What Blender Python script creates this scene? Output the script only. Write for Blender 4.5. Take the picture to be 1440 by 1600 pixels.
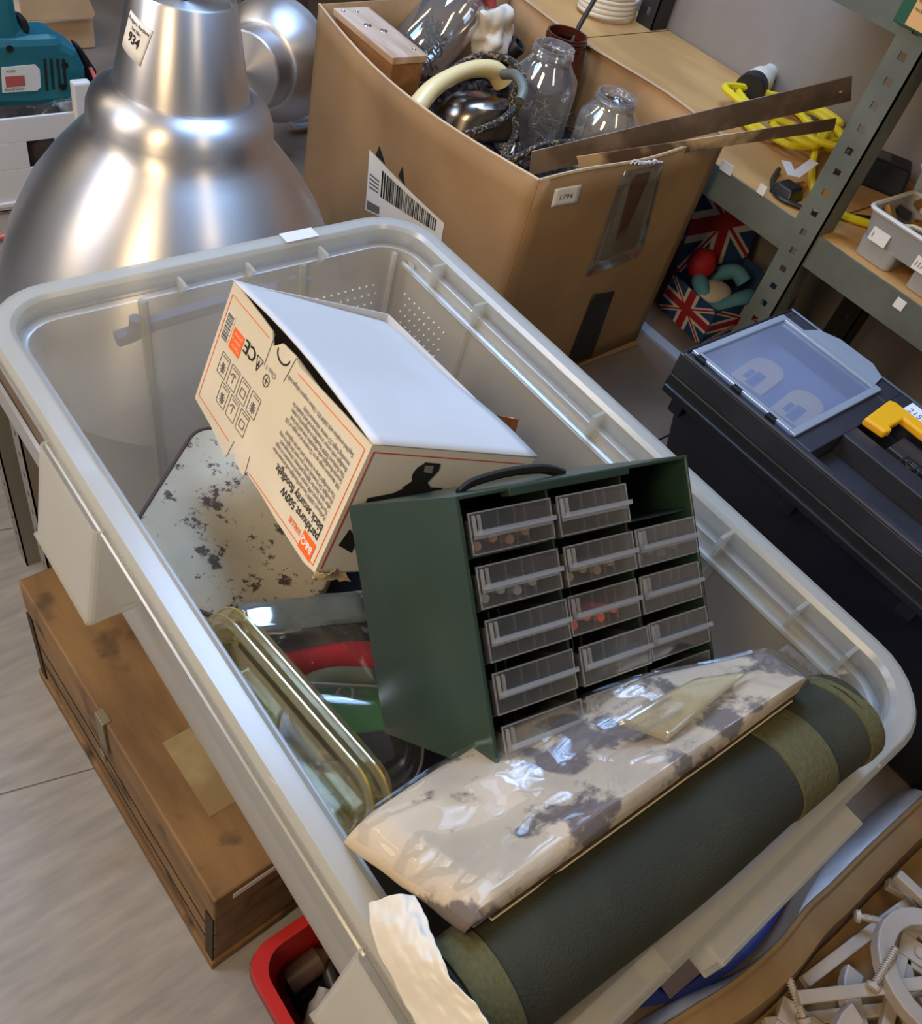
import bpy, bmesh, math, random
from math import sin, cos, pi, radians
from mathutils import Vector, Matrix, Euler, noise
random.seed(7)
for o in list(bpy.data.objects): bpy.data.objects.remove(o)
SC = bpy.context.scene
# ---------------------------------------------------------------- camera
CP = Vector((-.1593, .0430, .6085)); FPX = 1367.72
cam = bpy.data.cameras.new('camera'); co = bpy.data.objects.new('camera', cam); SC.collection.objects.link(co)
co.location = CP; co.rotation_euler = (.7279861, -.2126528, -.6630575)
cam.sensor_fit = 'HORIZONTAL'; cam.sensor_width = 36; cam.lens = FPX / 1440 * 36; cam.clip_start = .02
SC.camera = co
# ---------------------------------------------------------------- light
SC.view_settings.view_transform = 'Standard'; SC.view_settings.look = 'None'
SC.view_settings.exposure = -0.10; SC.view_settings.gamma = 1; SC.view_settings.use_curve_mapping = False
wd = bpy.data.worlds.new('room_light'); SC.world = wd; wd.use_nodes = True
wd.node_tree.nodes['Background'].inputs[0].default_value = (.48, .48, .50, 1)
wd.node_tree.nodes['Background'].inputs[1].default_value = .30
def area(name, loc, to, sx, sy, col, power):
    l = bpy.data.lights.new(name, 'AREA'); l.shape = 'RECTANGLE'; l.size = sx; l.size_y = sy; l.color = col; l.energy = power
    o = bpy.data.objects.new(name, l); SC.collection.objects.link(o); o.location = loc
    o.rotation_euler = (Vector(to) - Vector(loc)).to_track_quat('-Z', 'Y').to_euler(); return o
area('daylight_window', (1.3, 1.9, 2.1), (.35, .5, -.1), 1.3, 1.0, (.40, .60, 1.0), 34)
area('skylight', (.85, 1.15, 1.6), (.45, .45, -.2), .9, .7, (.34, .57, 1.0), 30)
area('cool_fill_left', (-1.3, 1.9, 1.7), (.5, .4, -.2), 1.1, .8, (.36, .60, 1.0), 22)  # added cool fill from the left, turns the tub's right wall blue
area('ceiling_tube_near', (-1.15, .15, .95), (.1, .55, -.2), .35, 1.3, (1.0, .74, .43), 22)
area('ceiling_tube_middle', (-1.0, 1.5, 1.05), (.3, .9, -.3), .35, 1.3, (1.0, .74, .43), 14)
area('ceiling_tube_far', (-.5, 2.9, 1.6), (.6, 1.2, -.2), .25, 1.2, (1.0, .82, .58), 9)
area('ceiling_tube_right', (.55, -.9, 1.7), (1.1, .9, 0), .25, 1.2, (1.0, .80, .52), 8)
# ---------------------------------------------------------------- helpers
RM = Euler((.7279861, -.2126528, -.6630575)).to_matrix()
def ray(x, y): return RM @ Vector(((x - 720) / FPX, -(y - 800) / FPX, -1))
def Pz(x, y, z): d = ray(x, y); return CP + d * ((z - CP.z) / d.z)      # a surveyed point: sight line met with a level z
def Px(x, y, X): d = ray(x, y); return CP + d * ((X - CP.x) / d.x)
def Py(x, y, Y): d = ray(x, y); return CP + d * ((Y - CP.y) / d.y)
def lin(r, g, b):
    f = lambda v: (v / 255 / 12.92) if v <= 10 else ((v / 255 + .055) / 1.055) ** 2.4
    return (f(r), f(g), f(b), 1)
MC = {}
def mat(name, col, rough=.5, metal=0, col2=None, scale=8, lo=.4, hi=.6, stretch=(1, 1, 1), bump=0, bscale=60, detail=6, trans=0, spec=.5, bstretch=None, col3=None, scale3=20, lo3=.6, hi3=.65, rough2=None, aniso=0, rg3=.5):
    if name in MC: return MC[name]
    m = bpy.data.materials.new(name); m.use_nodes = True; nt = m.node_tree; N = nt.nodes; Lk = nt.links
    b = N['Principled BSDF']; b.inputs['Roughness'].default_value = rough; b.inputs['Metallic'].default_value = metal
    b.inputs['Base Color'].default_value = col; b.inputs['Specular IOR Level'].default_value = spec
    if aniso: b.inputs['Anisotropic'].default_value = aniso
    tc = N.new('ShaderNodeTexCoord')
    def nz(sc, st, det=detail):
        mp = N.new('ShaderNodeMapping'); mp.inputs['Scale'].default_value = st; Lk.new(tc.outputs['Object'], mp.inputs[0])
        n = N.new('ShaderNodeTexNoise'); n.inputs['Scale'].default_value = sc; n.inputs['Detail'].default_value = det
        Lk.new(mp.outputs[0], n.inputs['Vector']); return n
    src = None
    if col2:
        n = nz(scale, stretch); r = N.new('ShaderNodeMapRange'); r.inputs[1].default_value = lo; r.inputs[2].default_value = hi
        Lk.new(n.outputs[0], r.inputs[0]); x = N.new('ShaderNodeMix'); x.data_type = 'RGBA'
        x.inputs[6].default_value = col; x.inputs[7].default_value = col2; Lk.new(r.outputs[0], x.inputs[0]); src = x
        Lk.new(x.outputs[2], b.inputs['Base Color'])
        if rough2 is not None:
            q = N.new('ShaderNodeMapRange'); q.inputs[3].default_value = rough; q.inputs[4].default_value = rough2
            Lk.new(r.outputs[0], q.inputs[0]); Lk.new(q.outputs[0], b.inputs['Roughness'])
    if col3:
        n = nz(scale3, (1, 1, 1), 8); n.inputs['Roughness'].default_value = rg3; r = N.new('ShaderNodeMapRange'); r.inputs[1].default_value = lo3; r.inputs[2].default_value = hi3
        Lk.new(n.outputs[0], r.inputs[0]); x = N.new('ShaderNodeMix'); x.data_type = 'RGBA'
        x.inputs[6].default_value = col; x.inputs[7].default_value = col3; Lk.new(r.outputs[0], x.inputs[0])
        if src: Lk.new(src.outputs[2], x.inputs[6])
        Lk.new(x.outputs[2], b.inputs['Base Color'])
    if bump:
        n = nz(bscale, bstretch or stretch); bp = N.new('ShaderNodeBump'); bp.inputs['Strength'].default_value = bump; bp.inputs['Distance'].default_value = .002
        Lk.new(n.outputs[0], bp.inputs['Height']); Lk.new(bp.outputs[0], b.inputs['Normal'])
    MC[name] = m; return m
def frosted(name, col, clear=.5, rough=.35, trl=.45, tint=None, gloss=.12, refl=.6):
    if name in MC: return MC[name]
    m = bpy.data.materials.new(name); m.use_nodes = True; nt = m.node_tree; N = nt.nodes; Lk = nt.links
    N.remove(N['Principled BSDF']); out = N['Material Output']
    d = N.new('ShaderNodeBsdfDiffuse'); d.inputs[0].default_value = col
    t = N.new('ShaderNodeBsdfTranslucent'); t.inputs[0].default_value = col
    g = N.new('ShaderNodeBsdfGlossy'); g.inputs['Roughness'].default_value = rough; g.inputs[0].default_value = (1, 1, 1, 1)
    tr = N.new('ShaderNodeBsdfTransparent'); tr.inputs[0].default_value = tint or (1, 1, 1, 1)
    a = N.new('ShaderNodeMixShader'); a.inputs[0].default_value = trl; Lk.new(d.outputs[0], a.inputs[1]); Lk.new(t.outputs[0], a.inputs[2])
    b = N.new('ShaderNodeMixShader'); b.inputs[0].default_value = clear; Lk.new(a.outputs[0], b.inputs[1]); Lk.new(tr.outputs[0], b.inputs[2])
    fr = N.new('ShaderNodeFresnel'); fr.inputs[0].default_value = 1.45
    ad = N.new('ShaderNodeMath'); ad.operation = 'MULTIPLY_ADD'; ad.inputs[1].default_value = refl; ad.inputs[2].default_value = gloss * .25
    Lk.new(fr.outputs[0], ad.inputs[0])
    c = N.new('ShaderNodeMixShader'); Lk.new(ad.outputs[0], c.inputs[0]); Lk.new(b.outputs[0], c.inputs[1]); Lk.new(g.outputs[0], c.inputs[2])
    Lk.new(c.outputs[0], out.inputs[0]); MC[name] = m; return m
def T(v): return Matrix.Translation(Vector(v))
def RZ(a): return Matrix.Rotation(radians(a), 4, 'Z')
def RX(a): return Matrix.Rotation(radians(a), 4, 'X')
def RY(a): return Matrix.Rotation(radians(a), 4, 'Y')
def frame(o, X, Y, Z):
    return Matrix(((X[0], Y[0], Z[0], o[0]), (X[1], Y[1], Z[1], o[1]), (X[2], Y[2], Z[2], o[2]), (0, 0, 0, 1)))
def box(bm, a, b, M=None):
    x0, y0, z0 = a; x1, y1, z1 = b
    v = [bm.verts.new((M @ Vector(p)) if M else p) for p in [(x0,y0,z0),(x1,y0,z0),(x1,y1,z0),(x0,y1,z0),(x0,y0,z1),(x1,y0,z1),(x1,y1,z1),(x0,y1,z1)]]
    for f in ((3,2,1,0),(4,5,6,7),(0,1,5,4),(1,2,6,5),(2,3,7,6),(3,0,4,7)): bm.faces.new([v[i] for i in f])
def frustum(bm, a, b, z0, c, d, z1, M=None):       # rect a..b at z0, rect c..d at z1
    pts = [(a[0],a[1],z0),(b[0],a[1],z0),(b[0],b[1],z0),(a[0],b[1],z0),(c[0],c[1],z1),(d[0],c[1],z1),(d[0],d[1],z1),(c[0],d[1],z1)]
    v = [bm.verts.new((M @ Vector(p)) if M else p) for p in pts]
    for f in ((3,2,1,0),(4,5,6,7),(0,1,5,4),(1,2,6,5),(2,3,7,6),(3,0,4,7)): bm.faces.new([v[i] for i in f])
def prism(bm, pts, d, M=None):                      # pts in XY extruded by d in Z
    n = len(pts)
    lo = [bm.verts.new((M @ Vector((p[0], p[1], 0))) if M else (p[0], p[1], 0)) for p in pts]
    hi = [bm.verts.new((M @ Vector((p[0], p[1], d))) if M else (p[0], p[1], d)) for p in pts]
    bm.faces.new(lo[::-1]); bm.faces.new(hi)
    for i in range(n): bm.faces.new((lo[i], lo[(i+1) % n], hi[(i+1) % n], hi[i]))
def loft(bm, loops, closed=True, cap0=False, cap1=False):
    vs = [[bm.verts.new(p) for p in lp] for lp in loops]; n = len(vs[0])
    for a, b in zip(vs, vs[1:]):
        for i in range(n if closed else n - 1):
            j = (i + 1) % n; bm.faces.new((a[i], a[j], b[j], b[i]))
    if cap0: bm.faces.new(vs[0][::-1])
    if cap1: bm.faces.new(vs[-1])
    return vs
def lathe(bm, prof, n=32, M=None, cap0=False, cap1=False):
    lp = []
    for r, z in prof:
        lp.append([((M or Matrix()) @ Vector((r * cos(2*pi*i/n), r * sin(2*pi*i/n), z))) for i in range(n)])
    loft(bm, lp, True, cap0, cap1)
def tube(bm, pts, r, n=8, closed=False, rs=None, flat=None):
    pts = [Vector(p) for p in pts]; loops = []; up = None; m = len(pts)
    for i, p in enumerate(pts):
        a = pts[(i-1) % m] if (closed or i) else p; b = pts[(i+1) % m] if (closed or i < m-1) else p
        t = (b - a).normalized()
        if up is None: up = t.orthogonal().normalized()
        up = (up - t * up.dot(t)).normalized(); s = t.cross(up); rr = rs[i] if rs else r
        loops.append([p + (up * cos(2*pi*k/n) + s * sin(2*pi*k/n) * (flat or 1)) * rr for k in range(n)])
    if closed: loops.append(loops[0]); 
    loft(bm, loops, True, not closed, not closed)
def smoothpath(pts, k=6):
    pts = [Vector(p) for p in pts]; out = []
    for i in range(len(pts) - 1):
        p0 = pts[max(i-1, 0)]; p1 = pts[i]; p2 = pts[i+1]; p3 = pts[min(i+2, len(pts)-1)]
        for j in range(k):
            t = j / k; out.append(.5 * ((2*p1) + (p2-p0)*t + (2*p0-5*p1+4*p2-p3)*t*t + (3*p1-p0-3*p2+p3)*t**3))
    out.append(pts[-1]); return out
def rr(x0, y0, x1, y1, r, z, n=6):
    o = []
    for cx, cy, a in ((x1-r, y1-r, 0), (x0+r, y1-r, 90), (x0+r, y0+r, 180), (x1-r, y0+r, 270)):
        for i in range(n+1):
            t = radians(a + 90*i/n); o.append((cx + r*cos(t), cy + r*sin(t), z))
    return o
def grid(bm, f, nu, nv):
    v = [[bm.verts.new(f(i/nu, j/nv)) for j in range(nv+1)] for i in range(nu+1)]
    for i in range(nu):
        for j in range(nv): bm.faces.new((v[i][j], v[i+1][j], v[i+1][j+1], v[i][j+1]))
def bil(a, b, c, d):                                # a(0,0) b(1,0) c(1,1) d(0,1)
    a, b, c, d = map(Vector, (a, b, c, d))
    return lambda u, v: a*(1-u)*(1-v) + b*u*(1-v) + c*u*v + d*(1-u)*v
def obj(name, bm, m, parent=None, smooth=False, bevel=0, solid=0, sub=0, label=None, kind=None, soff=0, dbl=False):
    if dbl: bmesh.ops.remove_doubles(bm, verts=bm.verts, dist=1e-5)
    if not solid: bmesh.ops.recalc_face_normals(bm, faces=bm.faces)
    me = bpy.data.meshes.new(name); bm.to_mesh(me); bm.free()
    o = bpy.data.objects.new(name, me); SC.collection.objects.link(o)
    for k in (m if isinstance(m, (list, tuple)) else [m]): me.materials.append(k)
    if parent: o.parent = parent
    if smooth:
        me.polygons.foreach_set('use_smooth', [True]*len(me.polygons))
        try: me.set_sharp_from_angle(angle=radians(38))
        except Exception: pass
    if sub: s = o.modifiers.new('s', 'SUBSURF'); s.levels = s.render_levels = sub
    if solid: s = o.modifiers.new('t', 'SOLIDIFY'); s.thickness = solid; s.offset = soff
    if bevel: s = o.modifiers.new('b', 'BEVEL'); s.width = bevel; s.segments = 2; s.limit_method = 'ANGLE'; s.angle_limit = radians(40)
    if label: o['label'] = label
    if kind: o['kind'] = kind
    return o
def thing(name, label, cat, M=None, group=None):
    o = bpy.data.objects.new(name, None); SC.collection.objects.link(o); o.empty_display_size = .05
    if M is not None: o.matrix_world = M if isinstance(M, Matrix) else T(M)
    o['label'] = label; o['category'] = cat
    if group: o['group'] = group
    return o
def tag(o, label, cat, group=None, kind=None):
    o['label'] = label; o['category'] = cat
    if group: o['group'] = group
    if kind: o['kind'] = kind
    return o
def B(*a, M=None): bm = bmesh.new(); box(bm, *a, M=M); return bm
def text(name, s, size, fn, m, parent, bold=0, xs=1.0, align='LEFT', res=2, sp=1.0):
    cu = bpy.data.curves.new(name, 'FONT'); cu.body = s; cu.size = size; cu.align_x = align; cu.offset = bold; cu.resolution_u = res; cu.space_line = sp
    tmp = bpy.data.objects.new(name, cu); SC.collection.objects.link(tmp)
    me = bpy.data.meshes.new_from_object(tmp, depsgraph=bpy.context.evaluated_depsgraph_get())
    bpy.data.objects.remove(tmp); bpy.data.curves.remove(cu)
    for v in me.vertices: v.co = fn(v.co.x * xs, v.co.y)
    me.materials.clear(); me.materials.append(m)
    o = bpy.data.objects.new(name, me); SC.collection.objects.link(o)
    if parent: o.parent = parent
    return o
def plane_fn(o, R, U): o, R, U = Vector(o), Vector(R), Vector(U); return lambda x, y: o + R*x + U*y
def nz(v, s): return noise.noise(Vector(v) * s)
# ---------------------------------------------------------------- materials
m_steel = mat('brushed_aluminium', lin(208, 206, 206), .40, 1, aniso=.75)
_m = m_steel; _nt = _m.node_tree; _b = _nt.nodes['Principled BSDF']; _t = _nt.nodes.new('ShaderNodeTangent'); _t.direction_type = 'RADIAL'; _t.axis = 'Z'; _b.inputs['Anisotropic Rotation'].default_value = .25
_nt.links.new(_t.outputs[0], _b.inputs['Tangent'])
m_card = mat('brown_card', lin(158, 126, 88), .85, 0, lin(144, 113, 78), 5, bump=.15, bscale=40)
m_cardin = mat('card_inside', lin(178, 138, 92), .85, 0, lin(150, 112, 70), 6)
m_cardlight = mat('pale_card', lin(196, 168, 132), .85, 0, lin(178, 150, 116), 5)
m_black = mat('black_plastic', lin(24, 25, 29), .42, 0, lin(32, 33, 38), 10, bump=.05, bscale=300)
m_blackflat = mat('black_matt', lin(14, 14, 15), .8)
m_white = mat('white_paper', lin(232, 230, 224), .8)
m_ink = mat('black_ink', lin(22, 22, 24), .7)
m_inkg = mat('grey_ink', lin(105, 103, 100), .8)
m_orange = mat('orange_print', lin(235, 100, 28), .6)
m_green = mat('green_plastic', lin(33, 54, 44), .30, 0, lin(27, 46, 38), 7, bump=.25, bscale=9)
m_greendark = mat('dark_green_plastic', lin(14, 24, 22), .5)
m_clear = frosted('clear_plastic', lin(190, 190, 190), .955, .08, .3, gloss=.12, refl=.35)
m_edge = frosted('clear_plastic_edge', lin(215, 218, 220), .80, .1, .4, gloss=.5)
m_film = frosted('cling_film', lin(235, 235, 235), .975, .07, .3, gloss=.0, refl=.22)
m_yclear = frosted('yellowed_clear_plastic', lin(222, 204, 140), .93, .1, .5, tint=(1, .975, .86, 1), gloss=.1, refl=.5)
m_yedge = frosted('yellowed_edge', lin(226, 204, 120), .45, .15, .5, tint=(1, .93, .6, 1), gloss=.5)
m_tub = frosted('frosted_tub', lin(228, 227, 220), .56, .3, .5, gloss=.12, refl=.4)
m_tubrim = frosted('frosted_rim', lin(226, 224, 212), .52, .25, .6, gloss=.2, refl=.5)
m_grey = mat('grey_green_steel', lin(112, 116, 104), .5, .2, lin(100, 104, 94), 12)
m_greydark = mat('dark_steel', lin(52, 52, 50), .5, .3)
m_chip = mat('shelf_chipboard', lin(204, 156, 92), .7, 0, lin(184, 136, 78), 10, stretch=(1, .3, 1), bump=.2, bscale=120)
m_wood = mat('old_wood', lin(146, 112, 68), .6, 0, lin(112, 82, 48), 6, .35, .65, stretch=(2.5, .8, 2.5), bump=.3, bscale=30, col3=lin(60, 42, 28), scale3=11, lo3=.58, hi3=.70)
m_woodl = mat('pale_wood', lin(176, 128, 84), .45, 0, lin(150, 100, 60), 4, stretch=(8, .7, 8))
m_red = mat('red_plastic', lin(205, 44, 46), .4)
m_brownsteel = mat('worn_steel', lin(150, 130, 116), .45, .3, lin(112, 96, 84), 14, stretch=(1, 1, 1), rough2=.55)
m_rust = mat('rusty_metal', lin(70, 56, 46), .5, .5, lin(40, 34, 30), 25)
m_glass = frosted('jar_glass', lin(215, 222, 225), .84, .05, .3, gloss=.7)
m_brass = mat('copper', lin(206, 136, 96), .35, .9, lin(160, 96, 62), 12)

# ================================================================ setting
ZF, ZT = -1.05, -.40
m_floor = mat('worn_floor', lin(146, 144, 144), .55, 0, lin(170, 167, 164), 8, .3, .7, stretch=(1.3, 6, 1), bump=.35, bscale=26, col3=lin(140, 124, 98), scale3=4, lo3=.56, hi3=.72)
fl = obj('floor', B((-2.2, -1.6, ZF - .06), (2.0, 4.2, ZF - .004)), m_floor, kind='structure')
for i in range(9):
    M = T((-.4, .62, 0)) @ RZ(-14) @ T((0, (i - 3) * .62, 0))
    obj('floor_sheet', B((-2.4, -.308, ZF - .004), (2.0, .308, ZF), M=M), m_floor, fl)
m_wall = mat('wall_paint', lin(150, 142, 134), .8, 0, lin(136, 129, 121), 3, bump=.1, bscale=15)
obj('wall_right', B((1.66, -1.6, ZF), (1.76, 4.2, 1.9)), m_wall, kind='structure')
obj('wall_back', B((-2.2, 4.2, ZF), (1.76, 4.3, 1.9)), mat('back_wall', lin(80, 78, 78), .8), kind='structure')

# ---- long table / lower shelf that carries most things
m_table = mat('table_board', lin(128, 112, 96), .6, 0, lin(105, 88, 72), 4, .35, .65, bump=.15, bscale=30)
tb = thing('work_table', 'long low shelf table with worn brown-grey top under the big boxes', 'table', (.9, .6, ZF))
def loc(t, pts): return [Vector(p) - t.matrix_world.translation for p in pts]
def child(t, name, bm, m, **k):
    for v in bm.verts: v.co = t.matrix_world.inverted() @ v.co
    return obj(name, bm, m, t, **k)
for y0, y1 in ((-1.0, -.102), (-.098, .598), (.602, 1.298), (1.302, 1.9)):
    child(tb, 'top_board', B((.085, y0, ZT - .02), (1.62, y1, ZT)), m_table)
child(tb, 'edge_lip', B((.078, -1.0, ZT - .045), (.084, 1.9, ZT + .004)), mat('lip_steel', lin(190, 190, 188), .45, .4))
def slotted(t, name, x, y, z0, z1, w=.04, th=.003, m=None, pitch=.05, sx=1, sy=1, slotm=None):
    """angle-iron upright with punched slots on the face towards -x"""
    bm = bmesh.new(); z = z0
    # flange facing -x, built as a ladder of bars so that the slots are true holes
    a = w * .38; b = w * .62
    box(bm, (x, y, z0), (x + th, y + sy*a, z1)); box(bm, (x, y + sy*b, z0), (x + th, y + sy*w, z1))
    while z < z1 - .02:
        box(bm, (x, y + sy*a, z), (x + th, y + sy*b, min(z + pitch*.68, z1))); z += pitch
    box(bm, (x, y, z0), (x + sx*w, y + sy*th, z1))
    return child(t, name, bm, m or m_grey)
for y in (1.16, 1.34): slotted(tb, 'upright', .088, y, ZF, ZT - .02, m=mat('white_upright', lin(150, 148, 140), .5, .3))
for x, y in ((.1, -.9), (1.58, -.9), (1.58, 1.8), (.1, 1.84)): slotted(tb, 'upright', x, y, ZF, ZT - .02)
# pale metal strip on the table beside the carton
tag(obj('metal_strip', B((1.235, .62, ZT), (1.262, 1.02, ZT + .006)), mat('strip', lin(190, 205, 225), .4, .3)), 'pale blue-grey metal strip lying on the table beside the large brown carton', 'strip')

# ---- wall shelving on the right
sh = thing('shelving_unit', 'grey-green slotted steel shelving unit with chipboard shelves along the right wall', 'shelf', (1.3, .8, ZF))
ZS = -.035
for y0, y1 in ((-.5, .648), (.652, 1.352), (1.356, 2.6)):
    child(sh, 'shelf_board', B((1.25, y0, ZS - .016), (1.655, y1, ZS)), m_chip)
child(sh, 'shelf_lip', B((1.243, -.5, ZS - .055), (1.247, 2.6, ZS + .002)), m_grey)
child(sh, 'shelf_board', B((1.25, -.5, .296), (1.655, 1.0, .312)), m_chip)
child(sh, 'shelf_lip', B((1.243, -.5, .266), (1.247, .86, .313)), m_grey)
slotted(sh, 'upright', 1.238, .62, ZT + .005, .8, w=.05, sy=1, pitch=.036)
slotted(sh, 'upright', 1.6, 1.36, ZT + .005, .8, w=.05, sy=1, m=m_greydark)
slotted(sh, 'upright', 1.6, .60, ZT + .005, ZS - .02, w=.05, sy=1, m=m_greydark)
for a, b in (((1163, 268), (1200, 292)),):
    pass
# small stickers on the lip
for i, (x, y, w) in enumerate(((1135, 262, .035), (1190, 296, .02), (1405, 475, .022))):
    p = Px(x, y, 1.242); f = child(sh, 'lip_sticker', B((1.2418, p.y - w/2.6, p.z - .009), (1.2428, p.y + w/2.6, p.z + .008)), m_white, label='small white lot sticker on the shelf lip')

# ================================================================ big storage tub
W, L = .55, .859
tub = thing('storage_tub', 'large frosted translucent plastic storage tub holding the tool lot', 'tub', (W/2, L/2, -.385))
def rl(d, z, r): return rr(d, d, W - d, L - d, max(r - d, .012), z, 8)
bm = bmesh.new(); R0 = .075
loft(bm, [rl(.003, -.03, R0), rl(0, 0, R0), rl(.004, .005, R0), rl(.019, .005, R0), rl(.023, .001, R0), rl(.024, -.018, R0)])
child(tub, 'rim', bm, m_tubrim, smooth=True, solid=.0025)
bm = bmesh.new()
loft(bm, [rl(.0245, -.018, R0), rl(.032, -.020, R0), rl(.034, -.034, R0), rl(.045, -.2, R0), rl(.058, -.374, R0), rl(.068, -.384, R0)], cap1=False)
child(tub, 'wall', bm, m_tub, smooth=True, solid=.002)
bm = bmesh.new(); v = [bm.verts.new(p) for p in rl(.0685, -.383, R0)]; bm.faces.new(v)
child(tub, 'base', bm, m_tub, solid=.002)
def ins(z): return .034 + (-z - .034) / .34 * .024
# bead and fins on the inside of the right wall
bm = bmesh.new(); pts = [(.52, .80, -.030), (.507, .775, -.030), (.505, .74, -.030), (.505, .10, -.030), (.508, .085, -.028), (.522, .075, -.024)]
tube(bm, smoothpath(pts, 4), .0035, 6); child(tub, 'inner_bead', bm, m_tubrim, smooth=True)
bm = bmesh.new(); box(bm, (.506, .08, -.034), (.522, .78, -.031)); child(tub, 'inner_ledge', bm, m_tubrim)
for y in (.74, .655, .44, .245, .145, .085):
    child(tub, 'rib', B((.507, y - .002, -.034), (.528, y + .002, .001)), m_tubrim)
for y in (.66, .24): # tall vertical ribs of the right wall
    bm = bmesh.new(); tube(bm, [(W - ins(-.04), y, -.036), (W - ins(-.37), y, -.37)], .0045, 6); child(tub, 'rib', bm, m_tubrim, smooth=True)
for x in (.168, .372):
    bm = bmesh.new(); tube(bm, [(x, L - ins(-.03) + .001, -.02), (x + .002, L - ins(-.37), -.37)], .0055, 6); child(tub, 'rib', bm, m_tubrim, smooth=True)
bm = bmesh.new(); tube(bm, [(W - .052, L - .052, -.02), (W - .074, L - .074, -.37)], .004, 6); child(tub, 'rib', bm, m_tubrim, smooth=True)
for x in (.215, .30, .40):       # triangular gussets below the far rim
    bm = bmesh.new(); M = T((x, L - .027, -.004)) @ RZ(-90) @ RX(90); prism(bm, [(0, 0), (.02, 0), (0, -.03)], .004, M); child(tub, 'gusset', bm, m_tubrim)
# moulded bead that waves along the outside of the left skirt
wav = [(66,667),(97,705),(128,750),(153,803),(208,900),(228,935),(271,987),(294,1049),(342,1115),(404,1191),(427,1244),(480,1320),(522,1393),(576,1479)]
pts = []
for x, y in wav:
    p = Px(x, y, -.001); p.z = max(-.045, min(-.022, p.z)); pts.append(p)
bm = bmesh.new(); tube(bm, smoothpath(pts, 4), .0016, 5); child(tub, 'skirt_bead', bm, m_tubrim, smooth=True)
# hollow lugs on the left side under the rim
for y0, y1 in ((.54, .665), (.0, .138)):
    bm = bmesh.new(); x0, x1, zb = -.031, .034, -.142
    q0 = rr(x0 + .006, y0, x1, y1, .006, zb, 3); q1 = rr(x0 + .024, y0 + .002, x1 - .004, y1 - .002, .006, -.02, 3)
    loft(bm, [q0, q1], cap0=True); child(tub, 'lug', bm, m_tub, solid=.002)
    bm = bmesh.new(); tube(bm, [(x0 + .006, y0, zb), (x0 + .006, y1, zb)], .003, 6); tube(bm, [(x0+.006, y0, zb), (x1 - .012, y0, zb)], .003, 6); child(tub, 'lug_edge', bm, m_tubrim, smooth=True)
# lid clip seat on the near end
bm = bmesh.new(); M = T((.205, -.022, -.052))
box(bm, (0, 0, 0), (.19, .004, .034), M); box(bm, (0, 0, .03), (.19, .024, .034), M); box(bm, (0, 0, 0), (.19, .03, .003), M)
for x in (0, .06, .13, .186): box(bm, (x, .004, .003), (x + .004, .022, .03), M)
child(tub, 'clip_seat', bm, m_tub, bevel=.0015)
# seams across the near rim
for x in (.155, .43): child(tub, 'rib', B((x, .001, -.03), (x + .003, .028, .0055)), m_tubrim)
# pimples moulded in the far right corner
bm = bmesh.new()
for i in range(9):
    for j in range(5):
        z = -.075 - .014*j; x = .395 + .011*i + (j % 2)*.005; y = L - ins(z) - .001
        if x < .49: bmesh.ops.create_icosphere(bm, subdivisions=1, radius=.0018, matrix=T((x, y, z)))
        y = .70 + .011*i + (j % 2)*.005
        if y < .79: bmesh.ops.create_icosphere(bm, subdivisions=1, radius=.0018, matrix=T((W - ins(z) - .001, y, z)))
o = child(tub, 'pimples', bm, mat('pimple', lin(245, 248, 250), .4)); o['kind'] = 'stuff'
child(tub, 'sticker', (lambda b: (grid(b, bil((.355, .857, .0065), (.40, .857, .0065), (.40, .838, .0065), (.355, .838, .0065)), 4, 1), b)[1])(bmesh.new()), mat('faint_sticker', lin(205, 205, 225), .6), solid=.0006, label='faint handwritten lilac sticker on the rim')
# grey-blue carry bar clipped behind the far wall
bm = bmesh.new(); pts = [Py(x, y, .884) for x, y in ((182, 530), (205, 522), (240, 505), (300, 487), (360, 470), (430, 452))]
tube(bm, smoothpath(pts, 5), .010, 8); p = Py(213, 497, .884); tube(bm, [Py(213, 520, .884), p], .009, 8)
bmesh.ops.create_uvsphere(bm, u_segments=10, v_segments=6, radius=.006, matrix=T(Py(459, 437, .872)))
bmesh.ops.create_uvsphere(bm, u_segments=10, v_segments=6, radius=.006, matrix=T(Py(483, 438, .872)))
child(tub, 'carry_bar', bm, mat('bluegrey_plastic', lin(96, 106, 134), .5), smooth=True, label='grey-blue carry bar behind the far wall')
# oval blue tray the tub stands on
bm = bmesh.new(); cx, cy = .46, .15; n = 48
def el(rx, ry, z): return [(cx + rx*cos(2*pi*i/n), cy + ry*sin(2*pi*i/n), z) for i in range(n)]
loft(bm, [el(.25, .20, -.3995), el(.262, .212, -.398), el(.27, .22, -.3865), el(.262, .212, -.3865), el(.255, .205, -.391)], cap0=True, cap1=True)
bt = tag(obj('oval_tray', bm, mat('navy_plastic', lin(14, 22, 88), .38), smooth=True), 'dark blue oval plastic tray sticking out under the near end of the tub', 'tray')
a = Pz(1035, 1545, -.386); b = Pz(1100, 1490, -.386); d = (b - a).normalized(); nn = Vector((-d.y, d.x, 0))
bm = bmesh.new(); prism(bm, [tuple((a - nn*.012)[:2]), tuple((b - nn*.012)[:2]), tuple((b + nn*.012)[:2]), tuple((a + nn*.012)[:2])], .0012, T((0, 0, -.3864)))
obj('tape_patch', bm, mat('brown_tape', lin(110, 92, 82), .5), bt, label='brown tape patch')

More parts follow.
